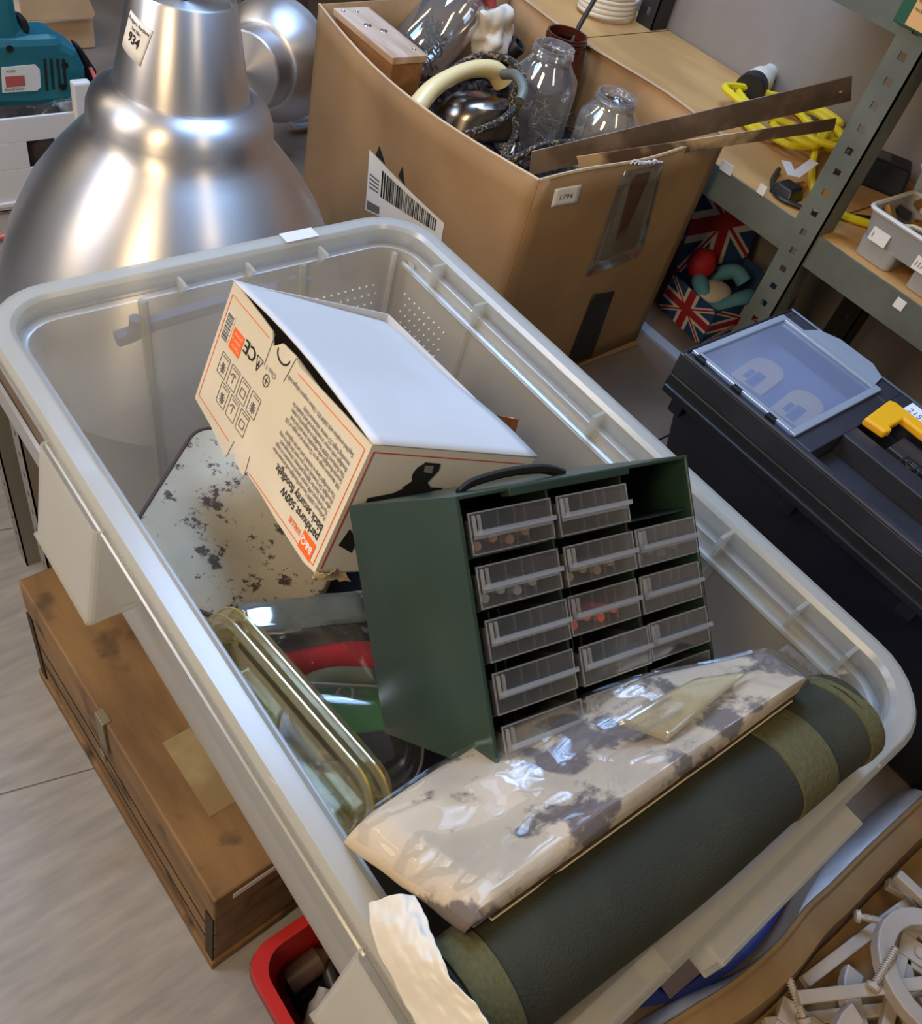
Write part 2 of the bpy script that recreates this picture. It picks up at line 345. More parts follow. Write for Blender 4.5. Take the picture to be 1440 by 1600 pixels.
# ================================================================ pendant lamp
lM = T((.362, 1.152, ZT)) @ RY(3.2) @ RX(-2.2)
lamp = thing('pendant_lamp', 'large brushed aluminium pendant lamp standing upright, bell shade down, behind the tub', 'lamp', T((0, 0, .0205)) @ lM)
bm = bmesh.new(); lathe(bm, [(.268, 0), (.272, .003), (.271, .012), (.268, .05), (.258, .12), (.236, .195), (.203, .262), (.170, .308), (.147, .334), (.133, .349), (.1265, .360), (.1245, .371), (.1235, .384), (.118, .398), (.108, .408), (.096, .413), (.089, .415)], 96)
obj('shade', bm, m_steel, lamp, smooth=True, solid=.0015)
bm = bmesh.new(); lathe(bm, [(.0895, .414), (.0895, .417), (.0665, .532), (.064, .5345), (.062, .532), (.058, .528), (.008, .526)], 64, cap1=True)
obj('neck', bm, m_steel, lamp, smooth=True)
bm = bmesh.new(); tube(bm, smoothpath([(0, 0, .527), (0, 0, .545), (.002, .003, .60), (.02, .03, .70), (.12, .10, .80)], 5), .0055, 8); obj('cord', bm, m_blackflat, lamp, smooth=True)
# lot sticker on the neck cone
def cone(u, z, off=.0006):   # u = metres along the girth
    r = .0895 + (z - .417) / .115 * (.0665 - .0895) + off; a = radians(ANG) + u / r
    return Vector((r*cos(a), r*sin(a), z))
ANG = -166; tilt = radians(-14)
def stk(off): return lambda x, y: cone(x*cos(tilt) - y*sin(tilt), .487 + x*sin(tilt) + y*cos(tilt), off)
f = stk(.0005); bm = bmesh.new(); grid(bm, lambda u, v: f(-.021 + .042*u, -.024 + .046*v), 12, 4)
obj('lot_sticker', bm, m_white, lamp, solid=.0003, smooth=True, label='white lot sticker numbered 934')
st = [o for o in lamp.children if o.name.startswith('lot_sticker')][0]
for s, sz, yy, bd in (('Rodgers Auctions', .0062, .0135, .0001), ('Lot No.:', .006, .006, .0001), ('934', .0165, -.0085, .0004)):
    text('print', s, sz, (lambda yy: lambda x, y: stk(.0012)(x, y + yy))(yy), m_ink, st, bold=bd, align='CENTER', xs=.86)
# second lamp head lying on its side
c = Pz(392, 108, -.20); ax = Vector((.62, .62, -.16)).normalized(); ax = (ax + Vector((.25, -.05, 0))).normalized()
q = ax.to_track_quat('Z', 'Y').to_matrix().to_4x4()
l2 = thing('pendant_lamp', 'smaller aluminium pendant lamp shade lying on its side behind the large one', 'lamp', T(c) @ q)
bm = bmesh.new(); lathe(bm, [(.001, -.03), (.072, -.03), (.075, -.027), (.078, .03)], 48, cap0=True); obj('neck', bm, m_steel, l2, smooth=True)
bm = bmesh.new(); lathe(bm, [(.078, .03), (.088, .036), (.108, .06), (.120, .09), (.124, .13)], 64); obj('shade', bm, m_steel, l2, smooth=True, solid=.0015)

# ================================================================ floodlight carton
m_fl = mat('carton_white', lin(206, 205, 203), .5, 0, lin(198, 195, 190), 4)
m_fledge = mat('carton_raw', lin(150, 132, 108), .9)
FM = frame((.14137, .42349, -.03330), (.92392, -.15543, -.34959), (.11006, .98311, -.14622), (.36641, .09662, .92542))
fb = thing('floodlight_carton', 'white floodlight carton with orange logo and small print leaning on the rusty tin', 'box', FM)
FW, FL, FH = .203, .300, .141
bm = bmesh.new(); box(bm, (.0015, 0, 0), (FW, .0016, FH)); box(bm, (.0015, FL - .0016, 0), (FW, FL, FH)); box(bm, (FW - .0016, 0, 0), (FW, FL, FH)); box(bm, (0.001, 0, 0), (FW, FL, .0016))
obj('body', bm, m_fl, fb)
def lid(u, v):
    x = -.001 + u*(FW + .001); y = -.001 + v*(FL + .002)
    z = FH + .001 + .007*sin(pi*min(1, v*1.02))*(1 - u)**2 - .012*u*(v**2) + .0015*sin(v*9)*u
    return Vector((x, y, z))
bm = bmesh.new(); grid(bm, lid, 16, 24); obj('top_flap', bm, m_fl, fb, smooth=True, solid=.0016)
# printed side with its torn, notched edge
edge_t = [(0, FH - .001), (.05, FH - .002), (.10, FH - .004), (.138, FH - .006), (.148, FH - .001), (.176, FH - .003), (.19, FH - .014), (.20, FH - .003), (.235, FH - .001), (FL, FH + .001)]
edge_b = [(FL, 0), (.25, -.004), (.203, -.012), (.199, -.004), (.188, .002), (.184, -.003), (.160, -.006), (.155, .003), (.08, -.002), (.02, -.003), (0, .001)]
bm = bmesh.new(); M = frame((0, 0, 0), (0, 1, 0), (0, 0, 1), (1, 0, 0)); prism(bm, edge_t[::-1] + edge_b[::-1], .0015, M)
bmesh.ops.triangulate(bm, faces=bm.faces)
ps = obj('printed_side', bm, mat('carton_cream', lin(214, 204, 184), .6, 0, lin(206, 195, 172), 6), fb)
# thin cut lines of the tab
bm = bmesh.new()
def fbar(bm, y0, z0, y1, z1, w, x=-.0004, d=.0003):
    a = Vector((0, y0, z0)); b = Vector((0, y1, z1)); t = (b - a).normalized(); s = Vector((0, -t.z, t.y)) * w/2
    vs = []
    for xx in (x, x - d): vs.append([bm.verts.new((xx, p.y, p.z)) for p in (a - s, b - s, b + s, a + s)])
    bm.faces.new(vs[0]); bm.faces.new(vs[1][::-1])
    for i in range(4): bm.faces.new((vs[0][i], vs[0][(i+1) % 4], vs[1][(i+1) % 4], vs[1][i]))
for y0, z0, y1, z1 in ((.193, .139, .193, .104), (.146, .139, .152, .110), (.199, -.004, .196, .012), (.157, -.003, .160, .018)): bm = bmesh.new(); fbar(bm, y0, z0, y1, z1, .0007); obj('cut_line', bm, m_inkg, fb)
# thumb tab
bm = bmesh.new(); pts = [(.178 - .013*cos(pi*i/10) - .011, .131 - .009*sin(pi*i/10)) for i in range(11)]
for a, b in zip(pts, pts[1:]): fbar(bm, a[0], a[1], b[0], b[1], .0018)
obj('thumb_tab', bm, m_ink, fb)
bm = bmesh.new()   # orange rule around the print
for y0, z0, y1, z1 in ((.006, .005, .15, .004), (.006, .005, .006, .132), (.006, .132, .135, .129), (.205, .006, .293, .008), (.293, .008, .293, .130), (.293, .130, .20, .130)): fbar(bm, y0, z0, y1, z1, .0007)
obj('orange_rule', bm, m_orange, fb)
pf = lambda y, z: (lambda u, v: Vector((-.0009, y + u, z - v)))
def ptext(s, size, y, z, m=m_ink, bold=0, xs=1, par=fb, nm='print'): return text(nm, s, size, pf(y, z), m, par, bold=bold, xs=xs, sp=.9)
ptext('parkhurst 500W', .0125, .014, .0325, bold=.00015, xs=.92); ptext('black security floodlight', .0125, .014, .0435, bold=.00015, xs=.82)
bm = bmesh.new(); fbar(bm, .0125, .0125, .0365, .0125, .019, -.0003); lg = obj('logo_block', bm, m_orange, fb)
text('logo_text', 'B&Q', .0105, pf(.0145, .0165), m_white, lg, bold=.0002)
ptext('VALUE', .008, .040, .0175, m_orange, .0002, 1.0)
para = ["Parkhurst's 500W Security Floodlight will activate when", "The Parkhurst's PIR sensor detects movement in range", "after dark. Ideal for lighting pathways, driveways and", "Floodlight On (manual) when you want the light to stay.", "The floodlight lamp is included and can be replaced", "PIR detection range up to 12 metres at an angle of 120", "Security floodlight with adjustable time and lux level", "The Parkhurst 500W floodlight is designed by a team", "floodlight with sensor is weatherproof and suitable for", "mounting height 2.5 metres. Aluminium body."]
for i, s in enumerate(para): ptext(s, .0062, .016, .052 + i*.0061 + (.004 if i > 4 else 0), m_inkg, .00008, .80)
ptext('Supplied complete with 500W R7s 118mm tungsten halogen bulb.', .0062, .016, .120, m_inkg, .00008, .80)
ptext('Class 1', .008, .166, .108, m_inkg); ptext('CE', .020, .211, .108, m_ink, .0002, 1.15)
bm = bmesh.new()
for i in range(14):
    a = 2*pi*i/14; b = 2*pi*(i+1)/14; fbar(bm, .180 + .006*cos(a), .094 + .006*sin(a), .180 + .006*cos(b), .094 + .006*sin(b), .0008)
fbar(bm, .176, .094, .184, .094, .0008); fbar(bm, .180, .09, .180, .098, .0008)
for a, b in (((.196, .106), (.210, .106)), ((.210, .106), (.203, .092)), ((.203, .092), (.196, .106))): fbar(bm, *a, *b, .0008)
fbar(bm, .203, .103, .203, .097, .002)
obj('symbols', bm, m_ink, fb)
bm = bmesh.new(); fbar(bm, .242, .0945, .268, .0945, .023, -.0003); ob = obj('orange_panel', bm, m_orange, fb)
for i, s in enumerate(('Made for', 'outdoor use', 'guarantee')): text('print', s, .005, pf(.244, .090 + i*.0062), mat('pale_ink', lin(250, 205, 180), .7), ob)
bm = bmesh.new(); fbar(bm, .272, .098, .290, .098, .032, -.0003); lbx = obj('barcode_panel', bm, mat('code_grey', lin(214, 208, 196), .7), fb)
bm = bmesh.new(); zz = .084
while zz < .112:
    w = random.choice((.0005, .0009, .0013)); fbar(bm, .274, zz, .288, zz, w, -.0007); zz += w + random.choice((.0005, .0009))
obj('bars', bm, m_inkg, lbx)
# pictogram squares, two rows
k = 0
for r in range(2):
    for cidx in range(4 - r*1 if r else 4):
        y = .186 + cidx*.026 + r*.008; z = .040 - r*.0 + (.022 if r == 0 else -.004)
        if r and cidx > 2: continue
        bm = bmesh.new()
        for a, b in (((-1, -1), (1, -1)), ((1, -1), (1, 1)), ((1, 1), (-1, 1)), ((-1, 1), (-1, -1))): fbar(bm, y + a[0]*.010, z + a[1]*.0115, y + b[0]*.010, z + b[1]*.0115, .0007)
        if k % 3 == 0:
            for q_ in range(10):
                a = 2*pi*q_/10; fbar(bm, y, z - .003, y + .006*cos(a), z - .003 + .006*sin(a), .0010)
        elif k % 3 == 1:
            fbar(bm, y - .005, z - .006, y + .005, z - .006, .001); fbar(bm, y - .005, z - .006, y - .005, z + .002, .001); fbar(bm, y + .005, z - .006, y + .005, z + .002, .001); fbar(bm, y - .005, z + .002, y + .005, z + .002, .001)
        else:
            for q_ in range(6):
                a = -.8 + q_*.4; fbar(bm, y + .006*sin(a), z + .004*cos(a), y + .006*sin(a + .4), z + .004*cos(a + .4), .0014)
            fbar(bm, y, z - .006, y, z + .004, .001)
        fbar(bm, y - .007, z + .0085, y + .006, z + .0085, .001)
        obj('pictogram', bm, m_inkg, fb); k += 1
# front face: red rule and black lamp picture
def ff(bm, pts, y=-.0004): # polygon in x,z
    a = [bm.verts.new((p[0], y, p[1])) for p in pts]; b = [bm.verts.new((p[0], y - .0003, p[1])) for p in pts]
    bm.faces.new(a); bm.faces.new(b[::-1])
    for i in range(len(pts)): bm.faces.new((a[i], a[(i+1) % len(pts)], b[(i+1) % len(pts)], b[i]))
bm = bmesh.new()
for p in ([(.004, .006), (.005, .006), (.005, .134), (.004, .134)], [(.004, .133), (.19, .132), (.19, .1328), (.004, .134)]): ff(bm, p)
obj('red_rule', bm, mat('red_print', lin(196, 50, 40), .6), fb)
bm = bmesh.new()
ff(bm, [(.020, .086), (.045, .092), (.058, .100), (.100, .100), (.100, .096), (.11, .06), (.06, .03), (.02, .05)])
c0 = [(.068 + .011*cos(2*pi*i/18), .1145 + .0115*sin(2*pi*i/18)) for i in range(18)]; ff(bm, c0, -.0006)
ff(bm, [(.064, .127), (.083, .1265), (.085, .119), (.078, .104), (.066, .104)], -.0005)
ff(bm, [(.060, .106), (.078, .106), (.088, .098), (.052, .098)], -.0005); ff(bm, [(.012, .033), (.016, .051), (.030, .04), (.03, .024)])
pk = obj('lamp_picture', bm, m_ink, fb, label='black printed picture of a lamp')
bm = bmesh.new(); ff(bm, [(.066, .124), (.076, .124), (.078, .116), (.068, .117)], -.001); obj('highlight', bm, mat('print_grey', lin(120, 122, 128), .6), pk)
# torn corner
bm = bmesh.new(); grid(bm, lambda u, v: Vector((-.001 + .045*u*(1 - .3*v), -.002 - .004*sin(u*5)*v, -.004 + .008*v - .006*u*(1 - v) + .003*nz((u*9, v*5, 1), 1))), 10, 4)
obj('torn_corner', bm, mat('torn_card', lin(196, 176, 140), .9), fb, solid=.001)

# ================================================================ small-parts drawer cabinet
CM = frame((.12738, .16570, .03771), (.98034, -.15838, -.11768), (.01762, .66427, -.74728), (.19653, .73052, .65400))
cb = thing('drawer_cabinet', 'dark green small-parts cabinet with clear drawers, one bay empty, tilted back in the tub', 'cabinet', CM)
CW, CD, CH = .235, .172, .202; t = .003
bm = bmesh.new(); box(bm, (0, 0, 0), (t, CD, CH)); obj('side_panel', bm, m_green, cb, bevel=.001)
bm = bmesh.new(); box(bm, (CW - t, 0, 0), (CW, CD, CH)); obj('side_panel', bm, m_green, cb, bevel=.001)
bm = bmesh.new(); box(bm, (t, 0, 0), (CW - t, CD, t)); obj('bottom_panel', bm, m_green, cb)
bm = bmesh.new(); box(bm, (t, .0, CH - t), (CW - t, CD, CH)); box(bm, (.045, -.002, CH - .007), (.165, .010, CH - .0005)); obj('top_panel', bm, m_green, cb, bevel=.0008)
bm = bmesh.new(); box(bm, (t, CD - t, t), (CW - t, CD, CH - t)); obj('back_panel', bm, m_greendark, cb)
colx = [.004, .083, .159, .232]; pitch = (CH - .010) / 5
bm = bmesh.new()
for x in colx[1:3]: box(bm, (x - .0012, .004, t), (x + .0012, CD - t, CH - t))
for r in range(1, 5):
    z = .003 + r*pitch
    for i in range(3): box(bm, (colx[i] + .0013, .006, z - .0008), (colx[i+1] - .0013, CD - t, z + .0004))
obj('partition', bm, m_greendark, cb)
bm = bmesh.new(); tube(bm, smoothpath([(.035, .05, CH), (.05, .05, CH + .006), (.085, .05, CH + .009), (.12, .05, CH + .007), (.14, .05, CH)], 5), .003, 6, flat=1.6); obj('handle', bm, m_blackflat, cb, smooth=True)
def drawer_bm(w, h, d):
    bm = bmesh.new(); q = .0012
    box(bm, (0, 0, 0), (w, q, h)); box(bm, (0, q, 0), (q, d, h*.82)); box(bm, (w - q, q, 0), (w, d, h*.82)); box(bm, (q, q, 0), (w - q, d, q)); box(bm, (q, d - q, q), (w - q, d, h*.82))
    for x in (.35, .55, .68): box(bm, (w*x, q, q), (w*x + .001, q + .0015, h*.95)); box(bm, (w*x, d*.4, q), (w*x + .001, d*.4 + .001, h*.8))
    return bm
def pull_bm(w, h):
    bm = bmesh.new(); z = h*.46
    box(bm, (.003, -.006, z), (w - .001, 0, z + .0014)); box(bm, (.003, -.0062, z), (w - .001, -.0050, z + .0036))
    for x in (.003, .0075): box(bm, (x, -.0035, z), (x + .0009, 0, h*.93))
    box(bm, (.003, -.0008, z - .003), (w - .002, 0, z)); return bm
dme = pme = None; rnd = random.Random(3)
stuffs = {(0, 4): ('dowel', lin(120, 78, 48)), (1, 4): None, (1, 2): ('orange_plug', lin(220, 80, 30)), (1, 3): ('brass_fitting', lin(120, 95, 60)), (0, 3): ('grey_washer', lin(120, 120, 118)), (1, 1): None, (2, 3): ('dark_screw', lin(70, 66, 62)), (0, 0): ('brass_hook', lin(120, 92, 50))}
for ci in range(3):
    for r in range(5):
        if ci == 2 and r == 4: continue
        w = colx[ci+1] - colx[ci] - .004; h = pitch*.80; z = .0045 + r*pitch; out = rnd.uniform(-.003, .003)
        key = round(w, 4)
        d = obj('drawer', drawer_bm(w, h, .14), m_clear, cb); d.location = (colx[ci] + .0025, -.002 + out, z)
        obj('pull', pull_bm(w, h), m_edge, d)
        bm = bmesh.new(); q = .0011; box(bm, (0, -.0003, 0), (w, 0, q)); box(bm, (0, -.0003, h - q), (w, 0, h)); box(bm, (0, -.0003, q), (q, 0, h - q)); box(bm, (w - q, -.0003, q), (w, 0, h - q)); obj('front_edge', bm, m_edge, d)
        s = stuffs.get((ci, r))
        if s:
            for k in range(4):
                bm = bmesh.new(); x0 = .012 + k*w*.2; tube(bm, [(x0, .012, .005 + (k % 2)*.004), (x0 + .008, .05 + .01*k, .006)], .0038, 8)
                for v in bm.verts: v.co = CM @ (v.co + d.location)
                tag(obj(s[0], bm, mat(s[0], s[1], .5), smooth=True), {'dowel': 'short brown dowel in the top left drawer of the green cabinet', 'orange_plug': 'orange plastic plug in the middle column, third drawer up', 'brass_fitting': 'dull brass fitting in the middle column, second drawer down', 'grey_washer': 'grey metal piece in the left column, second drawer down', 'dark_screw': 'dark screw in the first drawer below the empty bay', 'brass_hook': 'small brass hook in the bottom left drawer'}[s[0]] + ', ' + ('first', 'second', 'third', 'last')[k] + ' from the left', s[0].split('_')[-1], group=s[0].replace('_', ' ') + 's in one drawer')

# ================================================================ rusty tin under the floodlight carton
m_tin = mat('spotted_tin', lin(200, 186, 156), .5, .15, lin(182, 170, 144), 9, bump=.1, bscale=30, col3=lin(84, 66, 50), scale3=24, lo3=.54, hi3=.57, rg3=.76)
zt = -.19
A, Bq, Cc, D = Pz(308, 655, zt + .02), Pz(165, 895, zt), Pz(470, 1010, zt - .02), Pz(640, 790, zt - .01)
A.y = min(A.y, .79)
X = (Cc - Bq).normalized(); Y = (A - Bq); Y = (Y - X*Y.dot(X)).normalized(); Z = X.cross(Y); wx = (Cc - Bq).length; wy = (A - Bq).dot(Y)
tm = frame(Bq, X, Y, Z); tn = thing('baking_tin', 'rust-spotted pale metal tin lid under the floodlight carton', 'tin', tm)
bm = bmesh.new(); loft(bm, [rr(-.002, -.002, wx, wy, .03, -.016, 8), rr(0, 0, wx - .002, wy - .002, .028, -.002, 8), rr(.003, .003, wx - .005, wy - .005, .026, 0, 8)], cap1=True)
obj('lid_panel', bm, m_tin, tn, smooth=True)
bm = bmesh.new(); tube(bm, rr(-.002, -.002, wx, wy, .03, -.003, 8), .0028, 6, closed=True); obj('rolled_edge', bm, mat('rust_edge', lin(82, 62, 50), .6, .3), tn, smooth=True, label='dark rusty rolled edge')

# ================================================================ dark cloth at the bottom of the tub
bm = bmesh.new()
def pile(u, v):
    x = .075 + .39*u; y = .075 + .71*v; e = min(1, 8*min(u, 1-u, v, 1-v))
    return Vector((x, y, -.378 + e*(.14 + .03*nz((x, y, 0), 9) + .012*nz((x, y, 3), 30)) - .03*v*e - .09*e*max(0, v - .55)))
grid(bm, pile, 50, 60); tag(obj('black_cloth', bm, mat('black_fabric', lin(22, 22, 24), .95, bump=.4, bscale=200), smooth=True, solid=.003), 'black crumpled cloth in the bottom of the tub under everything', 'cloth')
# copper pipe
p = Pz(793, 652, -.03); bm = bmesh.new(); ax = Vector((.42, .46, .78)).normalized()
M = T(p) @ ax.to_track_quat('Z', 'Y').to_matrix().to_4x4()
lathe(bm, [(.0105, -.16), (.0105, -.035), (.0105, -.03), (.0125, -.028), (.0125, -.002), (.0135, 0), (.0122, .0005), (.0105, -.004), (.009, -.05)], 24, M)
tag(obj('copper_pipe', bm, m_brass, smooth=True), 'copper pipe end poking up between floodlight carton and right tub wall', 'pipe')

# ================================================================ yellowed clear trays by the left wall
def shell_tray(name, label, M, w, l, h, r, m, flange=.008):
    t = thing(name, label, 'packaging', M); bm = bmesh.new()
    loft(bm, [rr(-flange, -flange, w+flange, l+flange, r+flange, -.003, 8), rr(-flange, -flange, w+flange, l+flange, r+flange, 0, 8), rr(0, 0, w, l, r, 0, 8), rr(.002, .002, w-.002, l-.002, r, -.006, 8), rr(.004, .004, w-.004, l-.004, r, -.006, 8), rr(.010, .010, w-.010, l-.010, r-.004, -h, 8), rr(.016, .016, w-.016, l-.016, r-.006, -h-.003, 8)], cap1=True)
    obj('shell', bm, m, t, smooth=True, solid=.0007)
    bm = bmesh.new(); tube(bm, rr(-flange, -flange, w+flange, l+flange, r+flange, -.001, 8), .0012, 5, closed=True); obj('flange_edge', bm, m_yedge if m is m_yclear else m_edge, t, smooth=True); return t
a = Pz(335, 955, -.045); b = Pz(572, 1232, -.03); Y = (b - a).normalized(); Zr = Vector((-.95, .0, .30)); X = Y.cross(Zr).normalized(); Zz = X.cross(Y)
l_ = (b - a).length
M0 = frame(a - X*.085, X, Y, Zz) if X.x > 0 else frame(a, X, Y, Zz)
# X must point away from the left wall; local box spans from wall side to the visible edge
for k, (off, nm, lb) in enumerate(((0, 'blister_tray', 'yellowed clear plastic tray along the left wall, topmost of the nested two'), (.014, 'blister_tray', 'yellowed clear plastic tray nested under the topmost one at the left wall'))):
    if X.x > 0: M = T(-Zz*off) @ M0 @ T((0.012, -.004*k, 0))
    else: M = T(-Zz*off) @ M0 @ T((-.0, -.004*k, 0))
    shell_tray(nm, lb, M, .070, l_ + .01 + .01*k, .022, .028, m_yclear)
M = T(Pz(455, 1085, -.12)) @ RZ(-52) @ RX(8) 
bm = bmesh.new()
shell_tray('clear_tray', 'clear round-cornered plastic tray beside the green cabinet', frame(Pz(430, 1075, -.11), Vector((.80, -.60, .10)).normalized(), Vector((-.55, -.74, -.25)).normalized(), Vector((.80, -.60, .10)).normalized().cross(Vector((-.55, -.74, -.25)).normalized())), .13, .085, .025, .03, m_clear, .006)
# bulb-like clear dome in the tray
bm = bmesh.new(); p = Pz(515, 1215, -.06); lathe(bm, [(.001, .016), (.008, .014), (.013, .006), (.014, -.004), (.018, -.005), (.019, -.008)], 20, T(p)); tag(obj('clear_dome', bm, m_clear, smooth=True), 'small clear plastic dome lying in the yellowed tray', 'packaging')
# clear bag with red and grey cloth
zb = -.15
cr = [Pz(368, 962, zb), Pz(562, 938, zb), Pz(600, 1085, zb), Pz(450, 1075, zb)]
f = bil(*cr); bm = bmesh.new()
grid(bm, lambda u, v: f(u, v) + Vector((0, 0, .006 + .018*sin(pi*u)*sin(pi*v) + .004*nz((u*7, v*5, 0), 1))), 26, 20)
bg = tag(obj('clear_bag', bm, m_film, smooth=True), 'clear plastic bag with red and grey cloth inside, left of the green cabinet', 'bag')
bm = bmesh.new(); f2 = bil(Pz(370, 960, zb), Pz(562, 938, zb), Pz(572, 985, zb), Pz(380, 1008, zb)); grid(bm, lambda u, v: f2(u, v) + Vector((0, 0, .018 + .003*nz((u*5, v*3, 2), 1))), 14, 4)
obj('header_strip', bm, frosted('blue_film', lin(150, 168, 170), .45, .1, gloss=.6), bg, smooth=True, solid=.0006, label='bluish folded header strip')
def blob(name, quad, z, h, m, label, cat, sc=20, amp=.006):
    f = bil(*[Pz(x, y, z) for x, y in quad]); bm = bmesh.new()
    grid(bm, lambda u, v: f(u, v) + Vector((0, 0, h*(sin(pi*u)*sin(pi*v))**.5 + amp*nz(f(u, v), sc))), 24, 14)
    return tag(obj(name, bm, m, smooth=True, solid=.001), label, cat)
blob('red_cloth', [(425, 1025), (590, 1000), (592, 1048), (430, 1055)], zb - .012, .018, mat('red_fabric', lin(190, 40, 52), .8, 0, lin(150, 28, 40), 20), 'bright red cloth inside the clear bag', 'cloth', 40, .003)
blob('grey_cloth', [(375, 1000), (560, 975), (585, 1025), (410, 1045)], zb - .014, .014, mat('grey_fabric', lin(100, 98, 96), .8, 0, lin(70, 68, 66), 20), 'dark grey cloth inside the clear bag above the red one', 'cloth', 40, .003)
blob('green_grey_cloth', [(470, 1048), (585, 1040), (590, 1070), (490, 1075)], zb - .016, .014, mat('sage_fabric', lin(112, 122, 108), .8), 'grey-green cloth inside the clear bag below the red one', 'cloth', 40, .003)
gq = [Pz(x, y, -.185) for x, y in ((470, 1060), (600, 1045), (640, 1135), (520, 1150))]
bm = bmesh.new(); prism(bm, [tuple(p[:2]) for p in gq][::-1], .004, T((0, 0, -.187))); gc = tag(obj('green_card', bm, mat('green_print', lin(44, 140, 52), .5)), 'bright green printed card under the clear bag beside the green cabinet', 'card')
o0 = Pz(548, 1098, -.1822); text('print', 'D', .026, plane_fn(o0, (.8, .6, 0), (-.6, .8, 0)), m_white, gc, bold=.0003)

# ================================================================ camouflage cloth pack in a clear bag
m_camo = mat('camo_cloth', lin(184, 170, 146), .85, 0, lin(160, 146, 126), 9, .35, .65, bump=.25, bscale=300, col3=lin(92, 82, 78), scale3=15, lo3=.505, hi3=.55, rg3=.6)
NL, NR, FR, FLc = Pz(748, 1432, .096), Pz(1276, 1052, .092), Pz(1225, 1012, .072), Pz(552, 1290, .03)
MR = Pz(1000, 1130, .05)
th = .024
def camo(u, v, k=0):
    base = NL*(1-u)*(1-v) + NR*u*(1-v) + FR*u*v + FLc*(1-u)*v
    # far edge curves under the cabinet
    base = base + Vector((0, .03*sin(pi*u)*v, -.018*sin(pi*u)*v))
    z = .004*nz(base, 20) + .003*nz(base, 33)*(1-u)
    e = min(v, u*2, (1-u)*2, 1); z -= .012*max(0, 1 - e*9)**2
    return base + Vector((0, 0, z))
bm = bmesh.new(); nu, nv = 60, 24
grid(bm, camo, nu, nv)
def skirt(u, w):
    p = camo(u, 0); return p + Vector((.0, .004*w - .003*sin(pi*w), -.011*w))
grid(bm, skirt, nu, 4)
grid(bm, lambda u, w: camo(0, u) + Vector((-.004*sin(pi*w), 0, -.02*w)), nv, 4); grid(bm, lambda u, w: camo(1, u) + Vector((.004*sin(pi*w) , 0, -.02*w)), nv, 4)
ck = thing('camouflage_pack', 'folded sand and grey camouflage cloth packed in clear film, in front of the drawer cabinet', 'pack', T(NL)); 
child(ck, 'cloth', bm, m_camo, smooth=True, solid=.001, dbl=True)
bm = bmesh.new()   # corrugated card stiffener below
cps = [camo(u, 0) + Vector((0, -.002, -.0175)) for u in [.05 + .92*i/12 for i in range(13)]]
for i in range(12):
    a, b = cps[i], cps[i+1]; q = [a, b, b + Vector((0, .05, -.012)), a + Vector((0, .05, -.012))]
    up = Vector((0, 0, .006)); vs = [bm.verts.new(p) for p in q] + [bm.verts.new(p + up) for p in q]
    for f_ in ((3,2,1,0),(4,5,6,7),(0,1,5,4),(1,2,6,5),(2,3,7,6),(3,0,4,7)): bm.faces.new([vs[k] for k in f_])
child(ck, 'card_stiffener', bm, mat('corrugated_brown', lin(98, 72, 52), .9, 0, lin(60, 42, 30), 160, stretch=(1, 1, 4)), label='dark corrugated card edge')
bm = bmesh.new()
for i in range(12):
    a, b = cps[i] - Vector((0, .001, .0012)), cps[i+1] - Vector((0, .001, .0012)); q = [a, b, b + Vector((0, .05, -.012)), a + Vector((0, .05, -.012))]
    up = Vector((0, 0, -.0014)); vs = [bm.verts.new(p) for p in q] + [bm.verts.new(p + up) for p in q]
    for f_ in ((3,2,1,0),(4,5,6,7),(0,1,5,4),(1,2,6,5),(2,3,7,6),(3,0,4,7)): bm.faces.new([vs[k] for k in f_])
child(ck, 'paper_liner', bm, mat('cream_liner', lin(222, 208, 172), .7), label='cream paper liner edge')
bm = bmesh.new()
def film(u, v):
    u2 = 1.025*u; v2 = -.05 + 1.08*v; p = camo(min(1, max(0, u2)), min(1, max(0, v2)))
    ex = Vector((0, 0, 0))
    if u2 < .03: ex += (NL - NR).normalized()*.005 + Vector((0, 0, .002))
    if u2 < 0: ex += (NL - NR).normalized()*(-u2)*.62 + Vector((0, 0, .25*u2))
    if u2 > 1: ex += (NR - NL).normalized()*(u2-1)*.62
    if v2 < 0: ex += Vector((0, .003, .17*v2))+ Vector((0, -.003, 0))
    if v2 > 1: ex += Vector((0, .12*(v2-1), -.02*(v2-1)))
    q = Vector((p.x*.9 - p.y*.5, p.y*1.6 + p.x*.4, p.z)); n = nz(q, 20)*.9 + (abs(nz(q + Vector((4, 2, 1)), 27)))*1.0
    amp = .0022 + .0055*(1-u)**2
    return p + ex + Vector((0, -.001, .003 + amp*max(-.1, n)))
grid(bm, film, 110, 50); child(ck, 'film_bag', bm, m_film, smooth=True, label='shiny crinkled clear film')
# care label printed on a clear pale panel
pc = [Pz(x, y, .080) for x, y in ((960, 1132), (1085, 1062), (1170, 1050), (1040, 1160))]
def pal(u, v): p = bil(*pc)(u, v); return p + Vector((0, 0, .004*sin(pi*u) + .002))
bm = bmesh.new(); grid(bm, pal, 10, 6); child(ck, 'clear_panel', bm, frosted('straw_film', lin(214, 200, 150), .55, .1, gloss=.5), smooth=True, solid=.0005, label='straw-coloured clear panel')
o0 = Pz(975, 1132, .0875); d = (Pz(1050, 1092, .0875) - o0).normalized(); up = Vector((-d.y, d.x, 0))
for i in range(5):
    x = text('print', 'keep away from children and babies' if i % 2 == 0 else 'this bag is not a toy, recycle it', .006, (lambda k: lambda u, v: ck.matrix_world.inverted() @ (o0 + d*u + up*(v - .006*k + .012)))(i), m_inkg, ck, xs=.55)

